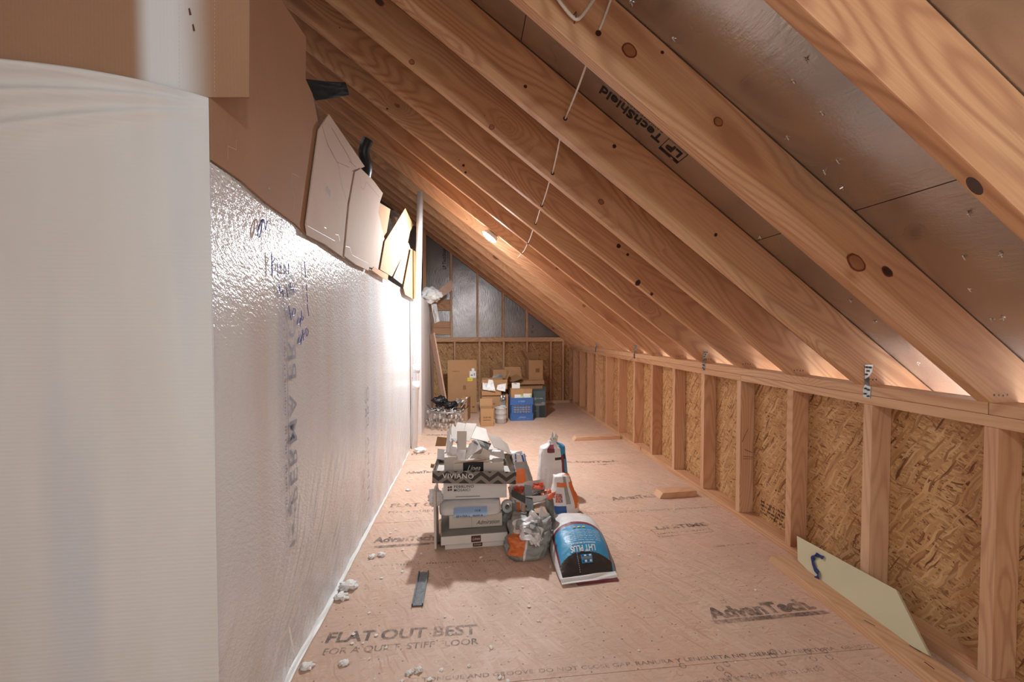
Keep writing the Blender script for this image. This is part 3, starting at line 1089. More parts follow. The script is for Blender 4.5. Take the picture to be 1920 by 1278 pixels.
tie(1644, 705, 2, 'galvanised metal tie on the second whole rafter, nearest of the ties')
tie(1327, 680, 5, 'galvanised metal tie halfway along the right top plate')
tie(1194, 662, 8, 'small galvanised tie towards the back of the right top plate')
tie(1122, 655, 11, 'farthest galvanised tie on the right top plate near the back corner')
for i, lab in ((3, 'nearest'), (5, 'second'), (6, 'third'), (7, 'fourth')):
    pass
# toe nails on rafter feet
bm = bmesh.new()
for i in range(0, 8):
    for k in range(4):
        x = W + 0.012 + 0.016 * k
        z = PLT + 0.022 + 0.005 * rng.random()
        yy = RY[i]
        bmc = Vector((x, yy - 0.0008, z))
        o_ = None
        b3 = bmesh.new()
        r0 = 0.0028
        vs_ = [b3.verts.new((r0 * math.cos(2 * PI * q / 7), 0, r0 * 1.4 * math.sin(2 * PI * q / 7))) for q in range(7)]
        b3.faces.new(vs_)
        link('toe_nail', bm_mesh(b3, 'toe_nail'), M_INK, RAFT[i], Matrix.Translation(bmc))
bm.free()

# ------------------------------------------------------------------ writing on roof foil, gable, floor
p0 = proof(1283, 296)
fr = plane_f(p0, up_, (0, 1, 0), 0.0)
nin = Vector((-SL, 0, -1)).normalized()
fr2 = lambda a, b: p0 + up_ * a + Vector((0, 1, 0)) * b + nin * 0.002
d_end = (proof(1143, 188) - p0)
Lt = d_end.length
dy_ = d_end.y
bx0 = -0.012
pmark = poly_on('printed_logo', fr2, [rq(0.0, 0.040, 0.092, 0.052)] + rect_loops(0.0, -0.028, 0.092, 0.052, 0.0022), M_INK, ceiling)
text_on('printed_logo_letters', 'LP', lambda a, b: fr2(a + 0.012, b - 0.012), 0.068, 0.036, M_INK, ceiling, bold=0.025)
text_on('printed_words', 'TechShield', lambda a, b: fr2(a + 0.105, b - 0.012), 0.285, 0.042, M_INK, ceiling, bold=0.02)
text_on('printed_words', 'RADIANT BARRIER', lambda a, b: fr2(a + 0.12, b - 0.036), 0.20, 0.010, M_INK, ceiling)
# gable print: runs upwards
q0 = py(836, 505, YB - 0.002)
fgb = lambda a, b: Vector((q0.x - b, YB - 0.003, q0.z + a))
text_on('printed_words', 'LP TechShield', lambda a, b: fgb(a, b), 0.34, 0.05, M_INK, gable, bold=0.02)
text_on('printed_words', 'RADIANT BARRIER', lambda a, b: fgb(a + 0.05, b - 0.035), 0.22, 0.012, M_INK, gable)
qg = py(985 + 5, 618, YB - 0.002)
text_on('printed_mark', '2', lambda a, b: Vector((qg.x + 0.06 + a, YB - 0.003, qg.z + 0.03 + b)), 0.03, 0.04, M_INK, gable, bold=0.02)
text_on('printed_mark', 'IC', lambda a, b: Vector((qg.x + 0.08 - a, YB - 0.003, qg.z - 0.05 + b)), 0.04, 0.035, M_INK, gable, bold=0.02)


def ftext(txt, u, v, u2, v2, cap, flip=False, **kw):
    a0, a1 = pz(u, v), pz(u2, v2)
    d = (a1 - a0)
    L = d.length
    ax = d.normalized()
    ay = Vector((-ax.y, ax.x, 0))
    if flip:
        return text_on('printed_words', txt, lambda a, b: a1 - ax * a - ay * b + Vector((0, 0, 0.0012)), L, cap, M_FLINK, floor, **kw)
    return text_on('printed_words', txt, lambda a, b: a0 + ax * a + ay * b + Vector((0, 0, 0.0012)), L, cap, M_FLINK, floor, **kw)


ftext('FLAT OUT BEST', 607, 1205, 895, 1188, 0.052, bold=0.028)
ftext('FOR A QUIET, STIFF FLOOR', 602, 1228, 897, 1207, 0.030, bold=0.008)
ftext('FLAT OUT BEST', 730, 951, 905, 944, 0.052, bold=0.028)
ftext('FOR A QUIET, STIFF FLOOR', 727, 962, 905, 955, 0.028, bold=0.008)
ftext('FLAT OUT', 770, 853, 850, 850, 0.05, bold=0.02)
ftext('AdvanTech.', 1338, 1160, 1532, 1140, 0.062, bold=0.05)
ftext('AdvanTech', 1150, 938, 1235, 931, 0.055, bold=0.045)
ftext('AdvanTech', 700, 1017, 815, 1012, 0.055, bold=0.045)
ftext('AdvanTech', 762, 888, 815, 886, 0.06, bold=0.045)
ftext('AdvanTech', 1060, 868, 1160, 866, 0.05, bold=0.045)
ftext('AdvanTech', 800, 816, 845, 816, 0.05, bold=0.045)
ftext('LIFETIME', 1232, 993, 1328, 985, 0.040, bold=0.035)
ftext('LIMITED WARRANTY', 1234, 1002, 1334, 993, 0.016, bold=0.01)
ftext('TONGUE AND GROOVE. DO NOT CLOSE GAP. RANURA Y LENGUETA NO CIERRE LA ABERTURA.  08-10-20', 790, 1278, 1640, 1213, 0.016, bold=0.006)
ftext('DO NOT CLOSE GAP.  TONGUE AND GROOVE  SPACING. ESPACIAMIENTO.  98', 1110, 1300, 1540, 1250, 0.016, flip=True, bold=0.006)
ftext('~xxxxxxxx xxxxxxxxx xxx xxxxx', 1000, 1048, 700, 1062, 0.012, flip=True, bold=0.006)
ftext('~xxxxxxx xxxx xx xxxxxx xxx xxxxx', 1100, 965, 1330, 952, 0.014, bold=0.004)
ftext('~xxxxx xxxxxxx xx xx', 1340, 1026, 1420, 1018, 0.012, bold=0.004)
ftext('LIFETIME WARRANTY', 1113, 873, 1185, 868, 0.03, bold=0.01)
a0, a1 = pz(1345, 1170), pz(1560, 1150)
ax_ = (a1 - a0).normalized()
ay_ = Vector((-ax_.y, ax_.x, 0))
ffl = lambda a, b: a0 + ax_ * a + ay_ * b + Vector((0, 0, 0.0012))
poly_on('printed_bar', ffl, [[(0, 0.0), ((a1 - a0).length, 0.0), ((a1 - a0).length - 0.02, 0.022), (-0.02, 0.022)]], M_FLINK, floor)
a2, a3 = pz(700, 1028), pz(825, 1020)
ax2 = (a3 - a2).normalized()
poly_on('printed_bar', lambda a, b: a2 + ax2 * a + Vector((-ax2.y, ax2.x, 0)) * b + Vector((0, 0, 0.0012)), [rq(0, 0, 0.36, 0.026)], M_FLINK, floor)
a4, a5 = pz(1238, 1006), pz(1338, 996)
ax4 = (a5 - a4).normalized()
poly_on('printed_box', lambda a, b: a4 + ax4 * a + Vector((-ax4.y, ax4.x, 0)) * b + Vector((0, 0, 0.0012)), rect_loops(-0.01, -0.004, (a5 - a4).length, 0.085, 0.003), M_FLINK, floor)
mk = []
for (u, v) in ((1350, 1253), (1362, 1245), (1450, 1222), (1515, 1222), (1545, 1220), (1525, 1235), (1555, 1232), (1365, 1265), (1275, 1262), (1280, 1248), (1390, 1148)):
    p = pz(u, v)
    mk += ring_loops(p.x, p.y, 0.012, 0.003, 10)
for (u, v) in ((1450, 1229), (1466, 1243), (1356, 1128), (1240, 1006), (940, 1270)):
    p = pz(u, v)
    mk += rect_loops(p.x - 0.012, p.y - 0.010, p.x + 0.012, p.y + 0.010, 0.003)
poly_on('printed_nail_marks', lambda a, b: Vector((a, b, 0.0012)), mk, M_FLINK, floor)
# stamp lines on the knee wall board near the floor
fw = lambda y0, z0: (lambda a, b: Vector((W + 0.0885, y0 - a, z0 + b)))
yy0, yy1 = ywall(1432, W + 0.09), ywall(1468, W + 0.09)
for k in range(4):
    text_on('stamped_line', ['~xxx xxxxx xxxxxxxx', '~xxxxxxx x xxxxx xx', '~xxx xxxx xxxx xx', '~xxxx xxxx xx xx'][k], fw(yy0, 0.13 - 0.022 * k), 0.22, 0.011, M_INK, bpy.data.objects['wall_right'])

# roofing nails that poke through the foil
nm_ = None
for (u, v) in ((1510, 110), (1486, 150), (1540, 210), (1476, 256), (1570, 300), (1545, 320), (1579, 349), (1806, 480), (1816, 397), (1877, 474), (1816, 541), (1857, 597), (1880, 594),
               (1594, 562), (1639, 602), (1712, 645), (1720, 680), (1425, 443), (1258, 294), (1171, 188), (1183, 3), (1262, 72), (1388, 335), (1635, 30), (1700, 90)):
    p = proof(u, v)
    if nm_ is None:
        bm = bmesh.new()
        tube_bm(bm, [Vector((0, 0, 0.004)), Vector((0.001, 0.0, -0.009)), Vector((0.003, 0.001, -0.013))], [0.0022, 0.0018, 0.0003], 6)
        b3 = box_bm(0.009, 0.004, 0.003, 0, bm, off=(0.003, 0.001, -0.002), mat=Matrix.Rotation(0.6, 4, 'Z'))
        nm_ = bm_mesh(bm, 'roof_nail')
        nm_.materials.append(M_NAIL)
    o = bpy.data.objects.new('roof_nail', nm_)
    C.objects.link(o)
    o.matrix_basis = Matrix.Translation(p + nin * 0.001) @ Matrix.Rotation(-TH, 4, 'Y') @ Matrix.Rotation(rng.random() * 6, 4, 'Z')
    tag(o, 'bright roofing nail tip poking through the foil between the near rafters', 'nail', 'nail tips through the roof foil')
# ================================================================== CARDBOARD ABOVE THE FILM
def sidecard(name, pix, m, off, label, group='cardboard sheets above the left wall'):
    x = XL + off
    pp = []
    for q in pix:
        if isinstance(q, str):
            p = px(404, float(q[1:]), x)
            p.x = XL + 0.002
            p.y = YN + 0.0025
        else:
            p = px(q[0], q[1], x)
        pp.append(p)
    o = prism(name, pp, (1, 0, 0), 0.004, m)
    if label:
        tag(o, label, 'cardboard', group)
    return o


# front-facing sheet
pA = [py(-420, 260, YN - 0.002), py(-420, -260, YN - 0.002), py(468, -120, YN - 0.002), py(467, 182, YN - 0.002), py(380, 182, YN - 0.002), py(300, 240, YN - 0.002), py(0, 260, YN - 0.002)]
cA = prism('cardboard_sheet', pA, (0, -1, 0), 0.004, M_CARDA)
tag(cA, 'big flat cardboard sheet facing the camera above the plastic, with a painted-in vertical light flare', 'cardboard', 'cardboard sheets above the left wall')


def slots(parent, y, lst, m=M_INKB):
    for u, v in lst:
        c = py(u, v, y)
        poly_on('torn_hole', lambda a, b: Vector((c.x + a, y, c.z + b)), [[(-0.002, 0.006), (0.001, 0.008), (0.003, -0.001), (0.004, -0.006), (0.0, -0.007), (-0.001, 0.0)]], m, parent)


slots(cA, YN - 0.0028, [(355, 22), (362, 52)])
# crease perforations
for u in (338, 404):
    lp = []
    for k in range(26):
        c = py(u, -20 + k * 7.6, YN)
        if 182 > -20 + k * 7.6:
            lp.append(rq(c.x - 0.0003, c.z - 0.0025, c.x + 0.0003, c.z + 0.0015))
    poly_on('perforated_crease', lambda a, b: Vector((a, YN - 0.0028, b)), lp, M_CARDG, cA)

YL = YN + 0.009


def upx(y, x, v):
    d = CR.inverted() @ (Vector((x, y, 0)) - Vector((0, 0, 0)))
    return None


B = sidecard('cardboard_sheet', ['L301', 'L-160', (440, -160), (522, -8), (574, 70), (573, 148), (586, 176), (599, 240), (585, 330), (576, 441), (552, 418), (500, 380), (450, 336)], M_CARD, 0.008,
             'large plain brown cardboard sheet hanging behind the nearest wall corner')
C_ = sidecard('cardboard_sheet', [(574, 421), (586, 330), (598, 243), (617, 214), (650, 262), (684, 312), (664, 322), (654, 384), (646, 484), (610, 458), (577, 441)], M_CARDG, 0.017,
              'pointed greyish cardboard sheet with cut lines, second from the near corner')
D_ = sidecard('cardboard_sheet', [(646, 480), (655, 384), (666, 322), (677, 316), (700, 338), (718, 362), (713, 377), (704, 430), (691, 507), (668, 496)], M_CARDG, 0.022,
              'tall greyish cardboard strip with a folded slot, right of the pointed one')
E_ = sidecard('cardboard_strip', [(690, 500), (700, 450), (709, 396), (722, 452), (712, 512), (701, 503)], M_CARDG, 0.016,
              'narrow perforated cardboard strip beside the tall greyish one')
E2 = sidecard('cardboard_flap', [(712, 380), (732, 392), (722, 455), (709, 400)], M_BOX, 0.004, 'small brown cardboard flap seen behind the narrow strip')
F_ = sidecard('cardboard_sheet', [(722, 452), (742, 420), (760, 390), (775, 422), (769, 434), (763, 462), (735, 518), (713, 505)], M_CARDT, 0.026,
              'slanting pale cardboard sheet with a pointed top left of the white pipe')
F2 = sidecard('cardboard_strip', [(697, 506), (701, 500), (728, 515), (727, 526), (712, 517)], M_CARDT, 0.030, 'small cardboard offcut hanging under the slanting pale sheet')
G_ = sidecard('cardboard_sheet', [(738, 520), (766, 455), (771, 470), (759, 536), (743, 524)], M_CARDG, 0.012, 'pale cardboard piece between the slanting sheet and the brown one')
H_ = sidecard('cardboard_sheet', [(757, 540), (771, 466), (783, 474), (781, 560), (774, 560), (760, 552)], M_BOX, 0.034, 'brown cardboard tongue hanging right beside the white pipe')


def scut(parent, off, segs, w=0.0018, m=M_INKB, name='cut_line'):
    lp = []
    for (u0, v0, u1, v1) in segs:
        a, b = px(u0, v0, XL + off + 0.0008), px(u1, v1, XL + off + 0.0008)
        d = (b - a).normalized()
        n = Vector((0, -d.z, d.y)) * w
        lp.append([(a.y, a.z), (b.y, b.z), (b.y + n.y, b.z + n.z), (a.y + n.y, a.z + n.z)])
    poly_on(name, lambda a, b: Vector((XL + off + 0.0008, a, b)), lp, m, parent)


scut(C_, 0.017, [(604, 236, 614, 270), (614, 270, 632, 304), (632, 304, 655, 314), (622, 240, 660, 305), (634, 306, 640, 345), (640, 345, 652, 383), (655, 383, 650, 420), (652, 384, 661, 350),
                 (661, 350, 668, 325), (577, 424, 628, 452), (629, 440, 635, 441), (635, 441, 637, 452), (660, 322, 667, 318), (655, 302, 668, 314)])
scut(D_, 0.022, [(675, 330, 676, 350), (676, 350, 682, 356), (682, 356, 686, 342), (686, 340, 712, 370), (648, 462, 656, 464), (656, 464, 659, 476), (660, 478, 690, 494)])
scut(E_, 0.016, [(711, 420, 704, 455), (704, 455, 699, 492)], 0.0012)
scut(B, 0.008, [(427, 274, 443, 281), (443, 281, 443, 262), (427, 275, 427, 298), (548, 325, 561, 332), (548, 325, 546, 345), (546, 345, 552, 372), (552, 372, 550, 398)], 0.001, M_CARDG)
for (u, v) in ((503, 354), (608, 427)):
    scut(B if u < 576 else C_, 0.008 if u < 576 else 0.017, [(u, v, u + 4, v + 2)], 0.004)
text_on('pencilled_number', '010', lambda a, b: px(612, 362, XL + 0.0178) + Vector((0, a, 0)) + Vector((0, 0, b)), 0.055, 0.028, M_INKG, C_)
# folded edge flap at the crease of sheet B/C
fo = prism('foil_scrap', [Vector((XL - 0.02, p.y, p.z)) for p in (px(583, 172, XL - 0.02), px(592, 190, XL - 0.02), px(606, 238, XL - 0.02), px(590, 268, XL - 0.02), px(580, 232, XL - 0.02))], (1, 0, 0), 0.003, M_FOIL3)
tag(fo, 'crumpled silver foil scrap poking out behind the big brown cardboard sheet', 'foil')

# dark felt and duct pieces in the loft above the left wall
fe = sheet('roofing_felt', [py(545, 146, 1.80), py(648, 155, 1.80), py(655, 178, 1.80), py(560, 194, 1.82)], 0.004, M_BLACK, wav=0.008, n=10, seed=3)
tag(fe, 'black roofing felt scrap sagging from the rafters above the cardboard', 'roofing felt')
du = tube('black_duct', [py(690, 262, 2.9), py(680, 285, 2.9), py(690, 310, 2.95), py(684, 335, 3.0), py(700, 352, 3.1)], 0.035, M_BLACK, seg=12, smooth_path=2)
tag(du, 'short black flexible hose hanging behind the pointed cardboard sheets', 'hose')
bm = bmesh.new()
P = [py(640, 470, 4.3), py(700, 430, 4.25), py(732, 405, 4.2), py(742, 440, 4.2), py(742, 520, 4.2)]
for _ in range(4):
    Q = [P[0]]
    for a, b in zip(P[:-1], P[1:]):
        Q += [a * 0.75 + b * 0.25, a * 0.25 + b * 0.75]
    Q.append(P[-1])
    P = Q
tube_bm(bm, P, [0.10 + 0.006 * (k % 2) for k in range(len(P))], 20)
o = link('foil_duct', bm_mesh(bm, 'foil_duct'), M_FOIL3, smooth=True)
o.data.transform(Matrix.Translation(-P[0]))
o.matrix_basis = Matrix.Translation(P[0])
tag(o, 'bent silver foil duct behind the cardboard, left of the white pipe', 'duct')

# ------------------------------------------------------------------ pipes
pt, pb = py(788, 362, 4.17), py(777, 842, 4.17)
pb.z = 0.0
pt.z = under(pt.x) - 0.005
pipe = empty('vent_pipe', pb)
tag(pipe, 'tall white plastic vent pipe from floor to rafters by the left wall', 'pipe')
tube('pipe_run', [pb, pt], 0.029, M_PVC, pipe, seg=24)
dv = (pt - pb).normalized()
for v in (690, 722):
    c = py(780, v, 4.17)
    k = (c.z - pb.z) / (pt.z - pb.z)
    c = pb.lerp(pt, k)
    tube('coupling', [c - dv * 0.04, c + dv * 0.04], 0.034, M_PVC, pipe, seg=24)
pq = py(769, 842, 4.38)
pq.z = 0
pt2 = py(772, 512, 4.38)
drain = empty('small_pipe', pq)
tag(drain, 'thin white plastic pipe close behind the tall vent pipe, bent over at its top', 'pipe')
tube('pipe_run', [pq, Vector((pq.x, pq.y, pt2.z - 0.04)), Vector((pt2.x, pq.y, pt2.z)), Vector((pt2.x - 0.12, pq.y, pt2.z + 0.01))], 0.019, M_PVC, drain, seg=16, smooth_path=2)
c = py(773, 702, 4.36)
tube('rubber_coupling', [Vector((pq.x, pq.y, c.z - 0.05)), Vector((pq.x, pq.y, c.z + 0.05))], 0.027, M_STRIP, drain, seg=16)
tube('hose_clamp', [Vector((pq.x, pq.y, c.z - 0.04)), Vector((pq.x, pq.y, c.z - 0.03))], 0.030, M_STEEL, drain, seg=16)


def blob(name, c, r, sq, m, seed, amp=0.45, sub=3, parent=None):
    bm = bmesh.new()
    bmesh.ops.create_icosphere(bm, subdivisions=sub, radius=1.0)
    for v in bm.verts:
        n_ = v.co.normalized()
        k = 1 + amp * noise.noise(n_ * 1.8 + Vector((seed, 0, 0))) + amp * 0.7 * noise.noise(n_ * 5 + Vector((0, seed, 0)))
        v.co = Vector((n_.x * r * k, n_.y * r * k * sq[0], n_.z * r * k * sq[1]))
    return link(name, bm_mesh(bm, name), m, parent, Matrix.Translation(c), smooth=True)


c = pz(779, 842, 0.02)
o = blob('foam_lump', c + Vector((0.04, -0.03, 0)), 0.055, (0.8, 0.4), M_INSUL, 3.3)
tag(o, 'white foam lump round the foot of the tall white pipe', 'foam')
# insulation and fabric above the far film wall
o = blob('insulation_batt', py(808, 553, 5.6), 0.13, (0.9, 0.75), M_INSUL, 8.1, 0.35, 4)
tag(o, 'fluffy white insulation heap on top of the far left wall by the pipe', 'insulation')
o = sheet('leaning_board', [py(800, 562, 5.9), py(846, 524, 5.9), py(850, 542, 5.9), py(806, 573, 5.9)], 0.02, M_TRIM, n=4)
tag(o, 'short brown cardboard strip slanting up from the wall top to the gable stud', 'cardboard')
o = sheet('plastic_rag', [py(808, 570, 5.7), py(818, 568, 5.7), py(824, 602, 5.7), py(815, 606, 5.7)], 0.006, M_PAPER, wav=0.06, n=10, seed=5)
tag(o, 'pale plastic rag dangling over the end of the far left wall', 'plastic rag')

# ------------------------------------------------------------------ cable
hol = [(1122, 62, 1), (1060, 222, 2), (1036, 325, 3), (1016, 385, 4), (1004, 419, 5), (990, 456, 6), (979, 474, 7)]
H = [py(u, v, RY[i]) for u, v, i in hol]
st = py(1146, 0, 1.145)
st0 = py(1160, -60, 1.14)
pts = [st0, st, H[0]]
for a, b in zip(H[:-1], H[1:]):
    pts.append(a + Vector((0, 0.04, 0)))
    pts.append((a + b) / 2 + Vector((0, 0.02, -0.012)))
    pts.append(b)
pts.append(H[-1] + Vector((0, 0.3, 0.01)))
o = tube('electric_cable', pts, 0.0034, M_CABLE, seg=8, smooth_path=2)
tag(o, 'long white electric cable threaded through holes in the rafters', 'cable')
for u, v, i in hol:
    c = py(u, v, RY[i] - 0.0012)
    b3 = bmesh.new()
    b3.faces.new([b3.verts.new((0.0085 * math.cos(2 * PI * q / 14), 0, 0.0085 * math.sin(2 * PI * q / 14))) for q in range(14)])
    link('drilled_hole', bm_mesh(b3, 'drilled_hole'), M_KND, RAFT[i], Matrix.Translation(c))
V_ = [py(1030, -30, 1.145), py(1047, 0, 1.145), py(1068, 27, 1.15), py(1079, 37, 1.15), py(1088, 35, 1.15), py(1112, 2, 1.15), py(1130, -30, 1.15)]
cb = empty('stapled_cable', V_[0])
tag(cb, 'white cable bent in a V and stapled to the nearest whole rafter', 'cable')
tube('sheath', V_, 0.0048, M_CABLE, cb, seg=8, smooth_path=2)
c = py(1078, 32, 1.155)
tube('staple', [c + Vector((-0.001, 0.008, 0.012)), c + Vector((0, -0.012, 0.006)), c + Vector((0, -0.012, -0.008)), c + Vector((0, 0.008, -0.012))], 0.0012, M_BLACK, cb, seg=6)

# ------------------------------------------------------------------ lamp
r = ray(917, 445)
k0 = under(0) - 0.055
t = (k0 - EYE.z) / (r.z + SL * r.x)
LP = EYE + r * t
lamp = empty('ceiling_lamp', LP)
tag(lamp, 'lit round white lamp under the rafters halfway down the attic', 'lamp')
mwl = frame(LP, -up_, (0, 1, 0))
if (mwl.to_3x3() @ Vector((0, 0, 1))).z > 0:
    mwl = mwl @ Matrix.Rotation(PI, 4, 'X')
bm = bmesh.new()
bmesh.ops.create_cone(bm, segments=32, radius1=0.062, radius2=0.074, depth=0.03, cap_ends=True)
bmesh.ops.translate(bm, vec=(0, 0, -0.02), verts=bm.verts)
link('housing', bm_mesh(bm, 'housing'), M_LAMPB, lamp, mwl)
bm = bmesh.new()
bmesh.ops.create_uvsphere(bm, u_segments=24, v_segments=12, radius=0.066)
for v in bm.verts:
    v.co.z = max(0, v.co.z) * 0.32 - 0.004
link('bulb_cover', bm_mesh(bm, 'bulb_cover'), M_LAMP, lamp, mwl, smooth=True)
# box and bar that hold it between two rafters
up2 = Vector((SL, 0, 1)).normalized()
cbx = LP + up2 * 0.06
board('mounting_box', cbx + up2 * -0.005, cbx + up2 * 0.06, (0, 1, 0), 0.10, 0.10, M_LAMPB, lamp)
i0 = max(i for i in range(len(RY)) if RY[i] < LP.y)
yA, yB2 = RY[i0] + 0.038, RY[i0 + 1]
board('hanger_bar', (cbx.x + up2.x * 0.03, yA, cbx.z + up2.z * 0.03), (cbx.x + up2.x * 0.03, yB2, cbx.z + up2.z * 0.03), up2, 0.03, 0.02, M_STEEL, lamp)

# ------------------------------------------------------------------ loose lumber on the right
def plank(name, a, b, wid, thk, m, label, z0=0.0, cat='board', bevel_end=0.0):
    a, b = Vector(a), Vector(b)
    d = (b - a)
    L = d.length
    ax = d.normalized()
    mw = frame((a + b) / 2 + Vector((0, 0, thk / 2 + z0)), ax, Vector((-ax.y, ax.x, 0)))
    bm = box_bm(L, wid, thk, 0.002)
    if bevel_end:
        for v in bm.verts:
            if v.co.x < -L / 2 + 0.01:
                v.co.x += bevel_end * (v.co.z / thk + 0.5)
    return tag(link(name, bm_mesh(bm, name), m, None, mw), label, cat)


p = pz(1075, 826)
plank('wood_offcut', (p.x, p.y + 0.03, 0), (W - 0.03, p.y + 0.05, 0), 0.089, 0.038, M_STUD, 'short board offcut lying on the floor across from the far studs', bevel_end=0.03)
p, p2 = pz(1236, 935), pz(1306, 930)
plank('wood_offcut', (p.x, p.y + 0.045, 0), (p2.x, p2.y + 0.045, 0), 0.089, 0.038, M_STUD, 'short board offcut with a slanted end, nearer of the two on the floor', bevel_end=0.025)
# long board resting by the bottom plate
a = pz(1436, 1052)
lb0, lb1 = Vector((1.535, a.y, 0)), Vector((1.513, 0.50, 0))
plank('loose_board', lb0, lb1, 0.089, 0.038, M_PLATE, 'long loose board lying on the floor in front of the pale leaning panel', bevel_end=0.02)
lb = bpy.data.objects['loose_board']
for (u, v, u2, v2) in ((1620, 1162, 1641, 1173), (1705, 1209, 1727, 1222), (1733, 1240, 1752, 1254)):
    a_, b_ = pz(u, v, 0.0385), pz(u2, v2, 0.0385)
    d = (b_ - a_).normalized()
    n = Vector((-d.y, d.x, 0)) * 0.002
    poly_on('black_mark', lambda s_, t_: a_ + (b_ - a_) * s_ + n * t_, [rq(0, -1, 1, 1)], M_INK, lb)
# pale leaning panel
yA_, yB_ = 2.02, 0.98
gp = [px(1494, 1004, W - 0.030), px(1680, 1105, W - 0.030), px(1757, 1236, W - 0.065), px(1600, 1150, W - 0.085), px(1496, 1050, W - 0.075)]
n_ = (gp[1] - gp[0]).cross(gp[4] - gp[0]).normalized()
if n_.x > 0:
    n_ = -n_
d0 = gp[0].dot(n_)
gp = [q + n_ * (d0 - q.dot(n_)) for q in gp]
panel = prism('pale_panel', gp, n_, 0.012, M_PLY)
tag(panel, 'pale greenish board with slanted end leaning against the right wall studs', 'board')
# blue strap
S = [(1543, 1045), (1533, 1039), (1526, 1041), (1523, 1050), (1526, 1062), (1534, 1074), (1532, 1084), (1526, 1088)]


def on_panel(u, v, off):
    r_ = ray(u, v)
    tt = (gp[0] + n_ * off - EYE).dot(n_) / r_.dot(n_)
    return EYE + r_ * tt


P = [on_panel(u, v, 0.008) for u, v in S]
for _ in range(2):
    Q = [P[0]]
    for a, b in zip(P[:-1], P[1:]):
        Q += [a * 0.75 + b * 0.25, a * 0.25 + b * 0.75]
    Q.append(P[-1])
    P = Q
bm = bmesh.new()
prev = None
for i_, q in enumerate(P):
    d = (P[min(i_ + 1, len(P) - 1)] - P[max(i_ - 1, 0)]).normalized()
    sd = n_.cross(d).normalized() * (0.007 + 0.002 * math.sin(i_ * 1.3)) + n_ * 0.004 * math.sin(i_ * 0.9)
    cur = [bm.verts.new(q + sd + n_ * 0.001), bm.verts.new(q - sd + n_ * 0.001), bm.verts.new(q - sd - n_ * 0.0015), bm.verts.new(q + sd - n_ * 0.0015)]
    if prev:
        for k in range(4):
            bm.faces.new([prev[k], prev[(k + 1) % 4], cur[(k + 1) % 4], cur[k]])
    else:
        bm.faces.new(cur)
    prev = cur
bm.faces.new(prev)
bmesh.ops.recalc_face_normals(bm, faces=bm.faces)
c = P[0]
bmesh.ops.translate(bm, vec=-c, verts=bm.verts)
tag(link('strap', bm_mesh(bm, 'strap'), M_BLUE, None, Matrix.Translation(c)), 'crumpled dark blue strap hanging on the pale leaning board', 'strap')

# metal strip on the floor
a, b_, c, d = pz(773, 1137), pz(792, 1137), pz(803, 1074), pz(786, 1074)
ms = empty('metal_strip', (a + c) / 2)
tag(ms, 'dusty dark grey metal strip lying alone on the floor near the left wall', 'metal strip')
mid0, mid1 = (a + b_) / 2, (c + d) / 2
wdt = (b_ - a).length
dx = (mid1 - mid0).normalized()
L_ = (mid1 - mid0).length
mw = frame((mid0 + mid1) / 2 + Vector((0, 0, 0.004)), dx, Vector((-dx.y, dx.x, 0)))
link('web', bm_mesh(box_bm(L_, wdt, 0.003, 0), 'web'), M_STRIP, ms, mw)
for sgn in (-1, 1):
    link('rolled_edge', bm_mesh(box_bm(L_, 0.005, 0.012, 0.001, off=(0, sgn * (wdt / 2), 0.003)), 'rolled_edge'), M_STRIP, ms, mw)
# foam crumbs along the film
def crumb(u, v, r0, lab, sd, m=M_INSUL):
    c_ = pz(u, v, r0 * 0.3)
    o = blob('foam_scrap', c_, r0, (0.8, 0.4), m, sd, 0.7, 3)
    tag(o, lab, 'foam scrap', 'foam scraps on the floor')


crumb(652, 1098, 0.036, 'largest white foam scrap at the foot of the plastic-wrapped wall', 1.1)
crumb(640, 1118, 0.026, 'white foam scrap just in front of the largest one by the plastic', 2.2)
crumb(697, 1043, 0.018, 'white foam scrap left of the grey printed line on the floor', 3.1)
crumb(715, 1039, 0.019, 'upright white foam flake beside a smaller one near the film', 4.7)
crumb(767, 1260, 0.012, 'small foam flake at the bottom edge of the photo', 5.9)
crumb(785, 1255, 0.014, 'pale flattened crumb near the bottom edge of the photo', 6.3)
crumb(645, 1242, 0.014, 'foam crumb at the lower left by the floor flap', 7.2)
crumb(765, 918, 0.016, 'foam crumb cluster beside the stacked boxes', 8.4)
crumb(575, 1248, 0.020, 'foam scrap on the near end of the plastic floor flap', 9.4)
bm = bmesh.new()
for k in range(330):
    if k < 230:
        y = 1.25 + rng.random() ** 1.5 * 2.4
        x = XL + 0.10 + rng.random() ** 1.8 * 0.75
    else:
        y = 1.2 + rng.random() * 3.0
        x = -0.2 + rng.random() * 1.6
    r0 = 0.0016 + 0.0055 * rng.random() ** 3
    b3 = bmesh.new()
    bmesh.ops.create_icosphere(b3, subdivisions=1, radius=r0)
    for v in b3.verts:
        v.co = Vector((v.co.x * (0.6 + rng.random() * 1.3), v.co.y * (0.6 + rng.random()), v.co.z * 0.5))
    bmesh.ops.transform(b3, matrix=Matrix.Translation((x, y, r0 * 0.4)) @ Matrix.Rotation(rng.random() * 6, 4, 'Z'), verts=b3.verts)
    me = bpy.data.meshes.new('t')
    b3.to_mesh(me)
    b3.free()
    bm.from_mesh(me)
    bpy.data.meshes.remove(me)
o = link('foam_crumbs', bm_mesh(bm, 'foam_crumbs'), M_INSUL)
tag(o, 'fine white crumbs and dust scattered over the floor', 'crumbs', kind='stuff')
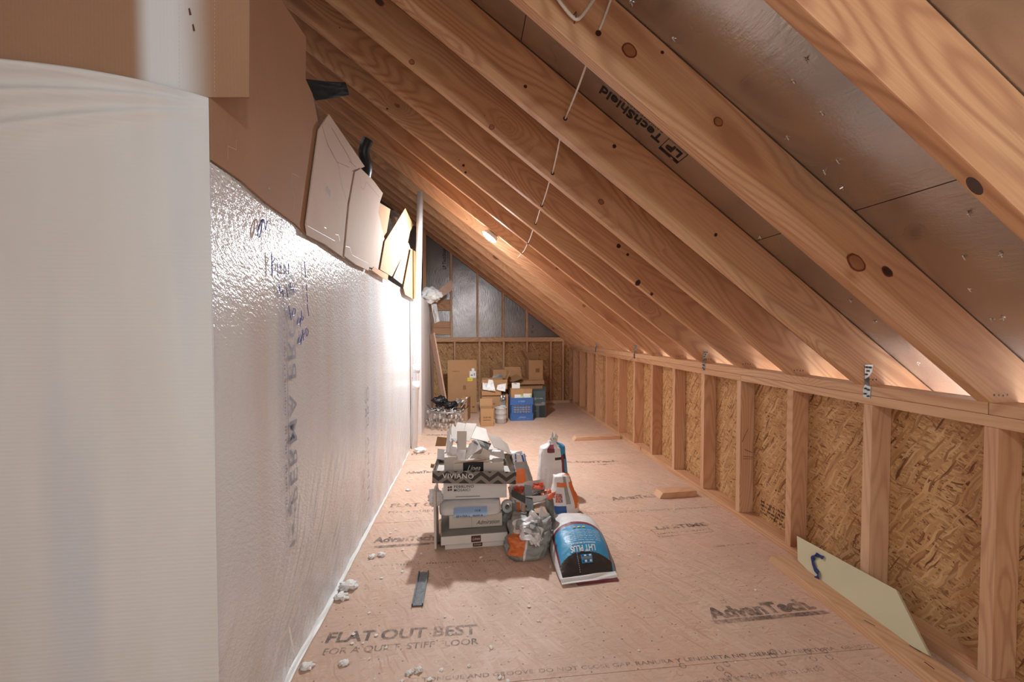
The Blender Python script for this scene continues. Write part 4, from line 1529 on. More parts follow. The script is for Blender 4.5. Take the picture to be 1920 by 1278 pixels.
# twig-like tape bits on the film
o = sheet('tape_strip', [px(541, 1174, XL + 0.012), px(544, 1176, XL + 0.012), px(552, 1226, XL + 0.016), px(550, 1226, XL + 0.016)], 0.001, M_INSUL, n=3)
tag(o, 'narrow white tape strip stuck upright low on the plastic film', 'tape')
o = sheet('tape_strip', [px(540, 1176, XL + 0.012), px(542, 1180, XL + 0.012), px(522, 1210, XL + 0.014), px(519, 1208, XL + 0.014)], 0.001, M_CREAM, n=3)
tag(o, 'slanting cream tape strip that meets the upright one low on the film', 'tape')
# ================================================================== BOXES
class Box:
    """solid carton; origin at the base centre; front face looks to -y"""
    def __init__(s, name, x0, x1, y0, dy, z0, h, m, label, cat='box', rz=0.0, group=None, bev=0.003, rx=0.0):
        s.w, s.d, s.h = x1 - x0, dy, h
        s.mw = Matrix.Translation(((x0 + x1) / 2, y0 + dy / 2, z0)) @ Matrix.Rotation(rz, 4, 'Z') @ Matrix.Rotation(rx, 4, 'X')
        s.o = link(name, bm_mesh(box_bm(s.w, dy, h, bev, off=(0, 0, h / 2)), name), m, None, s.mw)
        tag(s.o, label, cat, group)

    def front(s, a, b, off=0.0012):
        return s.mw @ Vector((-s.w / 2 + a, -s.d / 2 - off, b))

    def top(s, a, b, off=0.0012):
        return s.mw @ Vector((-s.w / 2 + a, -s.d / 2 + b, s.h + off))

    def fr(s, a0, b0, a1, b1, m, name='printed_patch', off=0.0012):
        return poly_on(name, lambda a, b: s.front(a, b, off), [rq(a0, b0, a1, b1)], m, s.o)

    def tx(s, txt, a, b, w, cap, m, name='printed_words', off=0.0016, **kw):
        return text_on(name, txt, lambda p, q: s.front(a + p, b + q, off), w, cap, m, s.o, **kw)


def X(u, y):
    return py(u, 640, y).x


def Z(v, y, u=900):
    return py(u, v, y).z


# ---------------------------------------------------- the stack by the bags
PY = 2.22
b1 = Box('tile_box', X(830, PY), X(952, PY), PY, 0.40, 0.0, 0.034, M_WHITE, 'flat white tile box lying on the floor, lowest of the stack', rz=0.035, group='boxes of the near stack')
b1.fr(0.145, 0.006, 0.195, 0.028, M_INKB)
b1.tx('Linea', 0.150, 0.013, 0.038, 0.010, M_INKW, shear=0.4)
b2 = Box('tile_box', X(824, PY) - 0.006, X(949, PY) - 0.004, PY - 0.022, 0.42, 0.035, 0.044, M_WHITE, 'flat white tile box with a grey lid, second from the floor in the stack', rz=0.05, group='boxes of the near stack')
o = link('box_lid', bm_mesh(box_bm(b2.w - 0.004, b2.d - 0.004, 0.003, 0, off=(0, 0, b2.h + 0.0015)), 'box_lid'), M_GREYB, b2.o, b2.mw)
b2.fr(0.155, 0.006, 0.205, 0.040, M_INKB)
b2.tx('Linea', 0.160, 0.017, 0.040, 0.014, M_INKW, shear=0.4)
b3_ = Box('small_box', X(839, 2.27), X(940, 2.27), 2.27, 0.30, 0.084, 0.070, M_CREAM, 'cream box with brown script lettering, third from the floor in the stack', rz=0.03, group='boxes of the near stack')
b3_.tx('Admiration', 0.145, 0.016, 0.125, 0.022, M_INKB, shear=0.4)
b3_.fr(0.1195, 0.0, 0.1205, 0.070, M_INKG)
# white sleeve with the blue label, bulging over the cream box
wb = empty('wrapped_box', (0.05, 2.45, 0.155))
tag(wb, 'crumpled glossy white wrapped box with a pale blue label, in the middle of the stack', 'box', 'boxes of the near stack')


def loft(name, f, nu, nv, m, parent=None, mats=None, pick=None, close_top=True, smooth=True):
    """f(i,j) for i round 0..1, j up 0..1 -> world point"""
    bm = bmesh.new()
    R = [[bm.verts.new(f(i / nu, j / nv)) for i in range(nu)] for j in range(nv + 1)]
    for j in range(nv):
        for i in range(nu):
            fc = bm.faces.new([R[j][i], R[j][(i + 1) % nu], R[j + 1][(i + 1) % nu], R[j + 1][i]])
            if pick:
                fc.material_index = pick((i + 0.5) / nu, (j + 0.5) / nv)
    for rr, rev in ((R[0], True), (R[-1], False)):
        if rr is R[-1] and not close_top:
            continue
        c = sum((v.co for v in rr), Vector()) / nu
        cv = bm.verts.new(c)
        for i in range(nu):
            a, b = rr[i], rr[(i + 1) % nu]
            fc = bm.faces.new([b, a, cv] if rev else [a, b, cv])
            if pick:
                fc.material_index = pick((i + 0.5) / nu, 0.001 if rev else 0.999)
    c = f(0, 0)
    bmesh.ops.translate(bm, vec=-c, verts=bm.verts)
    bmesh.ops.recalc_face_normals(bm, faces=bm.faces)
    return link(name, bm_mesh(bm, name), mats or m, parent, Matrix.Translation(c), smooth=smooth)


def sq(t, e=0.35):
    """rounded-square unit contour"""
    a = 2 * PI * t - 3 * PI / 4
    c, s_ = math.cos(a), math.sin(a)
    return math.copysign(abs(c) ** e, c), math.copysign(abs(s_) ** e, s_)


zA = 0.155
xa, xb = X(822, 2.27), X(940, 2.27)


def f_wrap(i, j):
    cx_, sy_ = sq(i, 0.22)
    x = (xa + xb) / 2 + cx_ * (xb - xa) / 2
    y = 2.42 + sy_ * 0.16 + 0.045 * j
    z = zA + 0.047 * j
    n1 = noise.noise(Vector((x * 9, y * 9, z * 30)))
    return Vector((x + 0.006 * n1, y + 0.012 * n1 - 0.012 * math.sin(PI * j), z))


loft('sleeve', f_wrap, 56, 8, M_CHIPW, wb)
lab_f = lambda a, b: Vector((X(850, 2.25) + a, 2.245 + 0.045 * (b / 0.047) - 0.012 * math.sin(PI * min(1, b / 0.047)) - 0.012, 0.158 + b))
bm = bmesh.new()
nx_, ny_ = 14, 6
g = [[bm.verts.new(lab_f(0.175 * i / nx_, 0.040 * j / ny_)) for i in range(nx_ + 1)] for j in range(ny_ + 1)]
for j in range(ny_):
    for i in range(nx_):
        bm.faces.new([g[j][i], g[j][i + 1], g[j + 1][i + 1], g[j + 1][i]])
link('label', bm_mesh(bm, 'label'), M_LABBLUE, wb)
for o_ in [bpy.data.objects['label']]:
    o_.matrix_basis = pworld(wb).inverted()
text_on('printed_words', '~xxxxxxx xxxxx', lambda a, b: lab_f(0.012 + a, 0.002 + b) + Vector((0, -0.002, 0)), 0.14, 0.009, M_INK, wb)
text_on('printed_words', '~xxx xx', lambda a, b: lab_f(0.11 + a, 0.024 + b) + Vector((0, -0.002, 0)), 0.03, 0.007, M_INK, wb)

pb_ = Box('tile_box', X(832, 2.36), X(951, 2.36), 2.34, 0.30, 0.204, 0.106, M_CHIPW, 'white box with dark red dots and lettering, in the upper middle of the stack', rz=-0.03, group='boxes of the near stack', rx=-0.05)
for (dx_, dz_) in ((0, 0), (0.013, 0.0015), (0, -0.014), (0.013, -0.013)):
    poly_on('printed_dot', lambda a, b: pb_.front(0.028 + dx_ + a, 0.066 + dz_ + b), [[(0.006 * math.cos(q), 0.006 * math.sin(q)) for q in [2 * PI * k / 12 for k in range(12)]]], M_INKB, pb_.o)
pb_.tx('PEBBLINO', 0.056, 0.062, 0.110, 0.014, M_INK, bold=0.01, spacing=1.15)
pb_.tx('MOSAICI', 0.056, 0.043, 0.090, 0.014, M_INK, bold=0.01, spacing=1.15)
pb_.fr(0.065, 0.012, 0.20, 0.016, M_INKG)

# open tray with the chevron print
TY = 2.28
tx0, tx1 = X(812, TY), X(969, TY)
tz = 0.318
tr = empty('open_tray', ((tx0 + tx1) / 2, TY + 0.17, tz))
tr.matrix_basis = tr.matrix_basis @ Matrix.Rotation(-0.045, 4, 'Z') @ Matrix.Rotation(0.035, 4, 'Y')
tag(tr, 'open black-and-grey chevron tray with white lettering on top of the stack', 'tray', 'boxes of the near stack')
tm = pworld(tr)
tw, td, th = tx1 - tx0, 0.34, 0.066
for nm, sx, sy, sz, ox, oy, oz, m in (('tray_floor', tw, td, 0.004, 0, 0, 0.002, M_CHIP), ('tray_side', tw, 0.004, th, 0, -td / 2, th / 2, M_CHEV), ('tray_side', tw, 0.004, th, 0, td / 2, th / 2, M_CHEV),
                                      ('tray_side', 0.004, td, th, -tw / 2, 0, th / 2, M_CHEV), ('tray_side', 0.004, td, th, tw / 2, 0, th / 2, M_CHEV)):
    link(nm, bm_mesh(box_bm(sx, sy, sz, 0, off=(ox, oy, oz)), nm), m, tr, tm)
text_on('printed_words', 'VIVIANO', lambda a, b: tm @ Vector((-tw / 2 + 0.052 + a, -td / 2 - 0.004, 0.028 + b)), 0.165, 0.026, M_INKW, tr, bold=0.01, spacing=1.1)
# things in the tray
ti = tz + 0.004
lb_ = Box('small_box', X(868, 2.34) - 0.055, X(908, 2.34) + 0.03, 2.33, 0.12, ti + 0.01, 0.098, M_CREAM, 'grey-cream carton with a black script label, standing in the chevron tray', rz=-0.02, group='boxes in the chevron tray')
lb_.fr(0.055, 0.028, 0.172, 0.088, M_INK)
lb_.tx('Linea', 0.075, 0.040, 0.075, 0.030, M_INKW, shear=0.5)
rb = Box('small_box', X(908, 2.32), X(946, 2.32), 2.31, 0.15, ti + 0.012, 0.085, M_CREAM, 'open-topped white carton at the right end of the chevron tray', rz=-0.08, group='boxes in the chevron tray')
lf = Box('small_box', X(831, 2.36), X(856, 2.36), 2.34, 0.16, ti + 0.010, 0.115, M_CHIP, 'greyish carton at the left end of the chevron tray', rz=0.05, group='boxes in the chevron tray')
bk = Box('small_box', X(846, 2.46), X(945, 2.46), 2.47, 0.12, ti + 0.004, 0.12, M_CHIP, 'greyish carton at the back of the chevron tray, under the loose cardboard', group='boxes in the chevron tray')


def piece(pix, m, label, thk=0.003, bend=0.0, wav=0.0015, sd=0, name='cardboard_piece', group='loose cardboard on top of the stack'):
    o = sheet(name, [py(u, v, y) for u, v, y in pix], thk, m, bend=bend, wav=wav, n=6, seed=sd)
    tag(o, label, 'cardboard', group)
    return o


piece([(845, 823, 2.43), (858, 791, 2.60), (873, 794, 2.60), (866, 826, 2.42)], M_CHIP, 'pale cardboard piece at the very top left of the pile', sd=1)
piece([(866, 824, 2.44), (874, 793, 2.62), (894, 794, 2.62), (880, 827, 2.42)], M_CHIP, 'pale cardboard piece at the very top of the pile, right of the topmost', sd=2)
piece([(883, 821, 2.44), (893, 799, 2.58), (911, 804, 2.58), (918, 829, 2.42)], M_CREAM, 'cream cardboard piece sloping to the right near the top of the pile', sd=3)
piece([(857, 842, 2.38), (857, 808, 2.42), (875, 808, 2.42), (874, 843, 2.37)], M_CREAM, 'cream folded strip hanging down the front of the cardboard pile', sd=4)
piece([(854, 864, 2.34), (858, 843, 2.38), (874, 843, 2.38), (872, 863, 2.33)], M_CHIPW, 'white strip with a grey band below the folded strip', sd=5)
piece([(870, 863, 2.34), (880, 832, 2.40), (894, 823, 2.42), (903, 840, 2.36)], M_CHIPW, 'bluish white cardboard piece in the front middle of the pile', sd=6)
piece([(895, 856, 2.34), (906, 839, 2.37), (920, 848, 2.35), (912, 862, 2.32)], M_CREAM, 'small curved cream cardboard scrap beside the bluish white piece', bend=0.02, sd=7)
piece([(915, 813, 2.46), (938, 820, 2.46), (953, 848, 2.36), (926, 838, 2.36)], M_CHIP, 'grey-cream cardboard piece sloping down at the right of the pile', sd=8)
piece([(937, 821, 2.46), (951, 832, 2.50), (959, 852, 2.40), (952, 850, 2.36)], M_CHIP, 'narrow cardboard flap at the far right of the pile top', sd=9)
piece([(852, 868, 2.33), (856, 866, 2.40), (912, 857, 2.37), (912, 860, 2.31)], M_TRIM, 'long folded brown cardboard edge across the front of the pile', bend=0.01, sd=10)
piece([(855, 803, 2.62), (849, 794, 2.62), (843, 825, 2.44), (848, 836, 2.42)], M_CHIPW, 'thin grey-white board standing at the left of the pile top', sd=11)
piece([(833, 868, 2.40), (838, 808, 2.50), (842, 808, 2.50), (850, 868, 2.38)], M_CHIPW, 'tall bent white card at the left side of the pile', bend=0.01, sd=12)
piece([(840, 860, 2.42), (842, 800, 2.54), (846, 800, 2.54), (848, 850, 2.40)], M_CREAM, 'thin cream card standing behind the tall bent white one', sd=13)
piece([(846, 862, 2.36), (845, 836, 2.40), (856, 838, 2.39), (853, 862, 2.35)], M_CHIPW, 'small crumpled white card low at the left of the pile', bend=0.015, sd=14)
piece([(820, 860, 2.50), (821, 840, 2.50), (836, 843, 2.48), (834, 862, 2.46)], M_CHIPW, 'white panel at the outer left of the tray', sd=15)
piece([(816, 836, 2.50), (820, 818, 2.50), (838, 820, 2.52), (836, 836, 2.50)], M_BOX, 'brown cardboard flap standing up at the outer left of the pile', sd=16, bend=0.012)
piece([(919, 852, 2.36), (924, 842, 2.42), (944, 845, 2.42), (947, 860, 2.33)], M_CHIPW, 'white open flap of the carton at the right of the tray', sd=17)
piece([(947, 862, 2.31), (952, 850, 2.40), (968, 888, 2.32), (962, 893, 2.28)], M_GREYB, 'dark grey card leaning down the right side of the pile', sd=18)
piece([(807, 876, 2.40), (808, 869, 2.44), (818, 870, 2.44), (817, 877, 2.40)], M_BOX, 'small brown cardboard stub left of the chevron tray', sd=19)
piece([(884, 826, 2.40), (896, 823, 2.44), (921, 832, 2.42), (914, 846, 2.36)], M_CHEV, 'chevron printed card flap under the cream pieces', sd=20)
piece([(860, 834, 2.36), (846, 822, 2.42), (858, 822, 2.42), (858, 834, 2.36)], M_GREYB, 'small grey card under the top left piece', sd=21)
# tall narrow boards behind the stack's left side
o = board('narrow_board', (X(817, 2.30), 2.30, 0.0), (X(815, 2.30), 2.34, 0.285), (0, 1, 0), 0.20, 0.012, M_CHIP)
tag(o, 'narrow grey-brown board standing on edge against the left of the stack', 'board')
# crumpled clear bag at left
o = blob('plastic_bag', py(816, 932, 2.34), 0.036, (1.2, 1.3), M_CHIPW, 12.5, 0.45, 4)
tag(o, 'small crumpled white plastic bag squeezed at the left side of the stack', 'plastic bag')
# roll of tape
tc = py(951, 948, 2.36)
bm = bmesh.new()
R_, r_ = 0.034, 0.018
nn = 36
rings = []
for (rr, yy) in ((r_, -0.012), (R_, -0.012), (R_, 0.012), (r_, 0.012)):
    rings.append([bm.verts.new((rr * math.cos(2 * PI * k / nn), yy, rr * math.sin(2 * PI * k / nn))) for k in range(nn)])
for q in range(4):
    a_, b2_ = rings[q], rings[(q + 1) % 4]
    for k in range(nn):
        bm.faces.new([a_[k], a_[(k + 1) % nn], b2_[(k + 1) % nn], b2_[k]])
bmesh.ops.recalc_face_normals(bm, faces=bm.faces)
o = link('tape_roll', bm_mesh(bm, 'tape_roll'), M_CHIPW, None, Matrix.Translation(tc) @ Matrix.Rotation(0.3, 4, 'Z'))
tag(o, 'white roll of tape wedged between the stack and the open bag', 'tape')
o = blob('grey_plastic_bag', py(952, 985, 2.36) , 0.06, (1.0, 1.6), M_PAPERG, 15.5, 0.5, 4)
tag(o, 'crumpled grey plastic bag between the stack and the open paper bag', 'plastic bag')

# ================================================================== BAGS OF MORTAR
def bagf(base, top, rx0, ry0, rx1, ry1, amp, sd, rz=0.0, bulge=0.12, e=0.55, pinch=None):
    base, top = Vector(base), Vector(top)

    def f(i, j):
        cx_, sy_ = sq(i, e)
        k = j
        rx = rx0 * (1 - k) + rx1 * k
        ry = ry0 * (1 - k) + ry1 * k
        b_ = 1 + bulge * math.sin(PI * min(1, k * 1.3))
        if k < 0.06:
            b_ *= 0.86 + 0.14 * (k / 0.06)
        if pinch and k > pinch[0]:
            q = (k - pinch[0]) / (1 - pinch[0])
            m_ = (1 - q) ** 1.4 * (1 - pinch[1]) + pinch[1]
            rx *= m_
            ry *= m_
            if q > 0.6:
                rx *= 1 + (q - 0.6) * 3
        c = base.lerp(top, k)
        x, y = cx_ * rx * b_, sy_ * ry * b_
        a = 2 * PI * i
        n1 = noise.noise(Vector((math.cos(a) * 1.6 + sd, math.sin(a) * 1.6, k * 4)))
        n2 = noise.noise(Vector((math.cos(a) * 4.5, math.sin(a) * 4.5 + sd, k * 11)))
        n3 = noise.noise(Vector((math.cos(a) * 11, math.sin(a) * 11 + sd, k * 22)))
        r_ = 1 + amp * n1 + amp * 0.6 * n2 + amp * 0.3 * n3
        x, y = x * r_, y * r_
        if k == 0:
            zz = base.z
        else:
            zz = c.z + 0.012 * n1 * k
        return Vector((c.x + x * math.cos(rz) - y * math.sin(rz), c.y + x * math.sin(rz) + y * math.cos(rz), max(zz, 0.001)))
    return f


BM = [M_PAPER, M_MAROON, M_BAGBLUE, M_BAGBLK, M_ORANGE, M_BAGDBLUE, M_PAPERG, M_ORANGER, M_INKG]
# i runs: 0 = front-left corner (-x,-y), .25 = front-right, .5 back-right, .75 back-left


def wp(h):
    t_ = empty(h[0], h[1])
    tag(t_, h[2], 'bag', 'mortar bags beside the stack')
    return t_


# tall tied bag at the back
yT = 2.92
tb0 = Vector((X(1037, yT), yT, 0.0))
tall = wp(('mortar_bag', tb0, 'tall half-empty white mortar bag with maroon and blue print and a twisted neck'))


def pick_tall(i, j):
    if j > 0.96:
        return 0
    if i < 0.25:
        q = i / 0.25
        if q < 0.40:
            return 1 if q > 0.22 and 0.82 < j < 0.95 else 0
        if q < 0.50:
            return 1 if 0.82 < j < 0.95 else 0
        if q < 0.70:
            return 3 if 0.66 < j < 0.71 else 0
        if q < 0.88:
            return 0 if j > 0.92 else (2 if 0.75 < j else 1)
        return 3 if 0.66 < j < 0.76 else (2 if j > 0.36 else 1)
    if i < 0.5:
        return 1 if j < 0.4 else 2
    return 0


loft('sack', bagf(tb0, (X(1036, yT), yT, Z(829, yT)), 0.112, 0.075, 0.082, 0.05, 0.05, 2.2, 0.10, bulge=0.02, pinch=(0.89, 0.16)), 88, 60, None, tall, BM, pick_tall)
nk = py(1038, 829, yT)
loft('twisted_neck', bagf((nk.x, nk.y, nk.z - 0.02), (nk.x, nk.y, nk.z + 0.02), 0.012, 0.009, 0.010, 0.006, 0.5, 5.2, 0.3, e=0.8), 24, 14, None, tall, [M_PAPER])
for k, pix in enumerate(([(1030, 826), (1036, 808), (1040, 822), (1037, 830)], [(1036, 828), (1042, 811), (1047, 818), (1043, 832)], [(1026, 836), (1032, 822), (1038, 826), (1036, 838)])):
    sheet('neck_fold', [py(u, v, yT - 0.01 + 0.008 * k) for u, v in pix], 0.002, M_PAPER, tall, bend=0.01, wav=0.02, n=8, seed=k)
ftb = bagf(tb0, (X(1036, yT), yT, Z(829, yT)), 0.112, 0.075, 0.082, 0.05, 0.05, 2.2, 0.10, bulge=0.02, pinch=(0.89, 0.16))


def onbag(f, i0, j0, wi, hj, out):
    """text plane -> bag wall: a along the contour, b up"""
    def g_(a, b):
        i, j = i0 + a * wi, j0 + b * hj
        p = f(i, min(0.999, j))
        c = f(0.5 + i, min(0.999, j))
        d = Vector((p.x - c.x, p.y - c.y, 0))
        return p + d.normalized() * out
    return g_


g_ = onbag(ftb, 0.035, 0.50, 0.9, 2.6, 0.003)
for k in range(9):
    text_on('printed_small_line', '~xxxxx xxxxxxx xxxxx', lambda a, b: g_(a, b - 0.013 * k), 0.04, 0.004, M_INKG, tall)
g2 = onbag(ftb, 0.19, 0.20, 2.6, 2.6, 0.003)
text_on('printed_words', '~xxxxxxxx', lambda a, b: g2(-b, a), 0.07, 0.010, M_PAPER, tall, bold=0.02)
g3 = onbag(ftb, 0.02, 0.20, 0.9, 2.4, 0.003)
text_on('printed_words', '~xxx', lambda a, b: g3(a, b), 0.04, 0.016, M_INK, tall, bold=0.02)

# back bag, orange and blue, behind the tray
yK = 2.88
kb = Vector((X(980, yK), yK, 0.0))
backb = wp(('mortar_bag', kb, 'crumpled orange and blue bag standing behind the chevron tray'))


def pick_k(i, j):
    if j > 0.84:
        return 0 if math.sin(i * 60) > -0.4 else 5
    if i < 0.25:
        q = i / 0.25
        if 0.10 < q < 0.62 and j < 0.68:
            return 4
        return 6
    return 6


loft('sack', bagf(kb, (X(972, yK), yK, Z(852, yK)), 0.085, 0.06, 0.045, 0.03, 0.10, 9.2, 0.0, bulge=0.10), 64, 44, None, backb, BM, pick_k)
loft('folded_neck', bagf((X(970, yK), yK, Z(862, yK)), (X(966, yK), yK, Z(848, yK)), 0.05, 0.03, 0.05, 0.012, 0.4, 4.2, 0.2, e=0.9), 32, 12, None, backb, [M_CHIPW])

# tied white-orange-blue bag in the middle right
yM = 2.60
mb = Vector((X(1060, yM), yM, 0.0))
midb = wp(('mortar_bag', mb, 'white mortar bag with orange bands, standing behind the blue bag lying flat'))


def pick_m(i, j):
    if i < 0.25:
        q = i / 0.25
        if 0.74 < j < 0.86 and 0.12 < q < 0.62:
            return 4
        if q > 0.76 and 0.2 < j < 0.86:
            return 4
        if q < 0.48 and j < 0.26:
            return 5
        if 0.1 < q < 0.45 and 0.34 < j < 0.58:
            return 4 if math.sin(q * 50) * math.sin(j * 60) > -0.2 else 5
        if 0.52 < q < 0.60 and j > 0.30:
            return 6
        return 0
    if i < 0.5:
        return 0 if j < 0.3 else 4
    return 0


loft('sack', bagf(mb, (X(1056, yM), yM + 0.03, Z(900, yM)), 0.088, 0.065, 0.052, 0.030, 0.05, 13.7, 0.0, bulge=0.16, e=0.6), 72, 52, None, midb, BM, pick_m)

# small red-topped bag neck between
yR = 2.40
o = blob('orange_rag', py(1028, 928, yR), 0.028, (1.0, 0.7), M_ORANGER, 3.9, 0.9, 4)
tag(o, 'crumpled orange-red plastic scrap beside the caulk tube', 'plastic scrap')

# open bag with scraps, front
yO = 2.39
ob = Vector((X(993, yO), yO, 0.0))
openb = wp(('mortar_bag', ob, 'open orange and white bag stuffed with tile trim scraps in the middle of the group'))


def pick_o(i, j):
    if j > 0.9:
        return 0
    if i < 0.25:
        q = i / 0.25
        if 0.10 < q < 0.30 and 0.25 < j < 0.85:
            return 4
        if q < 0.10:
            return 5 if j < 0.5 else 6
        return 0 if q < 0.8 else 6
    if i < 0.5:
        return 6
    return 6 if j < 0.8 else 0


ztp = Z(925, yO)
loft('sack', bagf(ob, (X(992, yO), yO + 0.03, ztp), 0.100, 0.10, 0.110, 0.10, 0.06, 22.3, 0.0, bulge=0.04), 72, 46, None, openb, BM, pick_o, close_top=False)
o = sheet('torn_rim', [py(962, 925, 2.44), py(968, 906, 2.50), py(1025, 902, 2.50), py(1030, 925, 2.44)], 0.003, M_PAPER, openb, bend=0.02, wav=0.05, n=14, seed=4)
o = sheet('orange_fold', [py(994, 918, 2.40), py(1000, 906, 2.42), py(1019, 903, 2.42), py(1018, 917, 2.38)], 0.004, M_ORANGER, openb, bend=0.015, wav=0.05, n=10, seed=8)
o = sheet('orange_fold', [py(964, 922, 2.40), py(964, 912, 2.42), py(984, 912, 2.42), py(982, 922, 2.40)], 0.004, M_ORANGER, openb, bend=0.015, wav=0.05, n=10, seed=18)
text_on('printed_words', '~xxxxx', lambda a, b: py(1000 + a * 330, 925 - b * 330, 2.395), 0.085, 0.016, M_INK, openb, bold=0.02, shear=-0.2)


def scrap(name, pix, m, label, cat='scrap', **kw):
    o = sheet(name, [py(u, v, y + 0.07) for u, v, y in pix], kw.pop('thk', 0.004), m, n=5, **kw)
    tag(o, label, cat)
    return o


scrap('black_tile_strip', [(985, 958, 2.16), (983, 909, 2.34), (996, 911, 2.34), (1001, 959, 2.16)], M_BLACKM, 'upright dark grey tile strip stuck in the open bag', 'tile strip', thk=0.008)
scrap('black_tile_strip', [(959, 930, 2.25), (960, 918, 2.27), (985, 930, 2.22), (984, 943, 2.20)], M_BLACKM, 'slanting dark grey tile strip left of the upright one in the open bag', 'tile strip', thk=0.008)
scrap('cardboard_piece', [(1000, 946, 2.20), (1000, 940, 2.30), (1013, 929, 2.32), (1023, 939, 2.24)], M_CREAM, 'beige square cardboard scrap in the open bag', 'cardboard')
scrap('cardboard_piece', [(1002, 961, 2.15), (1001, 948, 2.22), (1018, 943, 2.24), (1028, 965, 2.16)], M_TRIM, 'lower pinkish cardboard scrap in the open bag', 'cardboard')
scrap('cardboard_piece', [(1010, 969, 2.12), (1013, 949, 2.16), (1016, 949, 2.16), (1027, 971, 2.13)], M_CHIPW, 'small white torn card in the open bag', 'cardboard')
scrap('cardboard_piece', [(978, 958, 2.17), (980, 942, 2.20), (987, 946, 2.20), (986, 962, 2.17)], M_TRIM, 'brown scrap behind the upright dark strip', 'cardboard')
ct = empty('caulk_tube', py(1034, 972, 2.22))
tag(ct, 'grey caulk tube with an orange-red cap standing beside the open bag', 'tube')
tube('barrel', [py(1035, 975, 2.26), py(1031, 936, 2.28)], 0.020, M_CAULK, ct, seg=24)
tube('cap', [py(1031, 936, 2.28), py(1030.6, 932, 2.281), py(1030, 926, 2.285)], [0.016, 0.015, 0.006], M_ORANGER, ct, seg=20)

# crumpled paper bag in front with the orange patch
yF = 2.15
fb = Vector((X(992, yF), yF, 0.0))
frontb = wp(('mortar_bag', fb, 'crumpled grey paper bag with an orange patch, slumped in front of the open bag'))


def pick_f(i, j):
    if i > 0.93 or i < 0.10:
        if 0.12 < j < 0.72:
            return 4
        return 8 if j <= 0.12 else 0
    if i < 0.115 and j < 0.8:
        return 0
    return 6


def f_front(i, j):
    cx_, sy_ = sq(i, 0.75)
    rx = 0.105 * (0.62 + 0.45 * math.sin(PI * min(1, 0.25 + j * 0.55)))
    ry = 0.085
    c = fb + Vector((-0.022 + 0.05 * j, -0.02 + 0.09 * j, 0.155 * j))
    a = 2 * PI * i
    n1 = noise.noise(Vector((math.cos(a) * 2.2 + 3, math.sin(a) * 2.2, j * 5)))
    n2 = noise.noise(Vector((math.cos(a) * 7, math.sin(a) * 7, j * 12 + 3)))
    r_ = 1 + 0.16 * n1 + 0.10 * n2
    if j < 0.08:
        r_ *= 0.85 + 0.15 * j / 0.08
    return Vector((c.x + cx_ * rx * r_, c.y + sy_ * ry * r_, max(0.001, c.z + (0.02 * n1 if j > 0 else 0))))


loft('sack', f_front, 80, 40, None, frontb, BM, pick_f)
for k, pix in enumerate((
        [(976, 1000, 2.06), (980, 990, 2.12), (1020, 1008, 2.06), (1006, 1022, 2.02)],
        [(974, 988, 2.10), (982, 980, 2.16), (1018, 996, 2.08), (1012, 1006, 2.05)],
        [(984, 975, 2.12), (996, 952, 2.16), (1014, 972, 2.12), (1008, 981, 2.08)],
        [(966, 988, 2.12), (968, 976, 2.18), (1004, 978, 2.14), (1006, 992, 2.08)],
        [(1006, 976, 2.12), (1030, 968, 2.16), (1034, 984, 2.12), (1016, 1012, 2.05)],
        [(992, 1016, 2.04), (1000, 998, 2.08), (1014, 1002, 2.06), (1012, 1024, 2.02)])):
    o = sheet('crumpled_paper', [py(u, v, y - 0.01) for u, v, y in pix], 0.0015, [M_CHIPW, M_PAPER, M_CHIPW, M_PAPERG, M_PAPERG, M_CHIPW][k], frontb, bend=0.012, wav=0.035, n=12, seed=k * 3 + 1)
gF = onbag(f_front, 0.955, 0.2, 1.2, 5.0, 0.004)
text_on('printed_words', '~xxxxx', lambda a, b: gF(-b, a), 0.09, 0.016, M_BAGBLUE, frontb, bold=0.02)

# blue bag lying flat
fl_, fr_ = pz(1052, 1095, 0.0), pz(1154, 1082, 0.0)
bl_, br_ = Vector((0.485, 2.45, 0)), Vector((0.735, 2.42, 0))
lay = empty('mortar_bag', (fl_ + fr_ + bl_ + br_) / 4)
tag(lay, 'full plastic mortar bag lying flat on the floor, blue with a black front end', 'bag', 'mortar bags beside the stack')


def f_top(s_, t_, off=0.0):
    """s across 0..1 left to right, t from the near end 0 to the far end 1"""
    p = (fl_ * (1 - s_) + fr_ * s_) * (1 - t_) + (bl_ * (1 - s_) + br_ * s_) * t_
    mid = math.sin(PI * t_) ** 0.7 if 0 < t_ < 1 else 0
    ctr = (fl_ * 0.5 + fr_ * 0.5) * (1 - t_) + (bl_ * 0.5 + br_ * 0.5) * t_
    p = p + (p - ctr) * 0.17 * mid
    h = (1 - abs(2 * s_ - 1) ** 3.2) ** 0.55 * (1 - abs(2 * t_ - 1) ** (2.3 if t_ < 0.5 else 4.0)) ** (0.85 if t_ < 0.5 else 0.7) if 0 < s_ < 1 and 0 < t_ < 1 else 0
    hz = 0.118 * h * (0.86 + 0.14 * math.sin(PI * t_))
    n_a = noise.noise(Vector((s_ * 3, t_ * 3.5, 2.0)))
    n_b = noise.noise(Vector((s_ * 7 + 3, t_ * 16, 5.0)))
    near = max(0, 1 - t_ / 0.26)
    hz += h * (0.010 * n_a + 0.0045 * n_b * (0.35 + 1.4 * near) + 0.005 * near * noise.noise(Vector((s_ * 14, t_ * 30, 1))))
    end = max(0, 1 - t_ / 0.06)
    return Vector((p.x, p.y, 0.012 + hz + off))


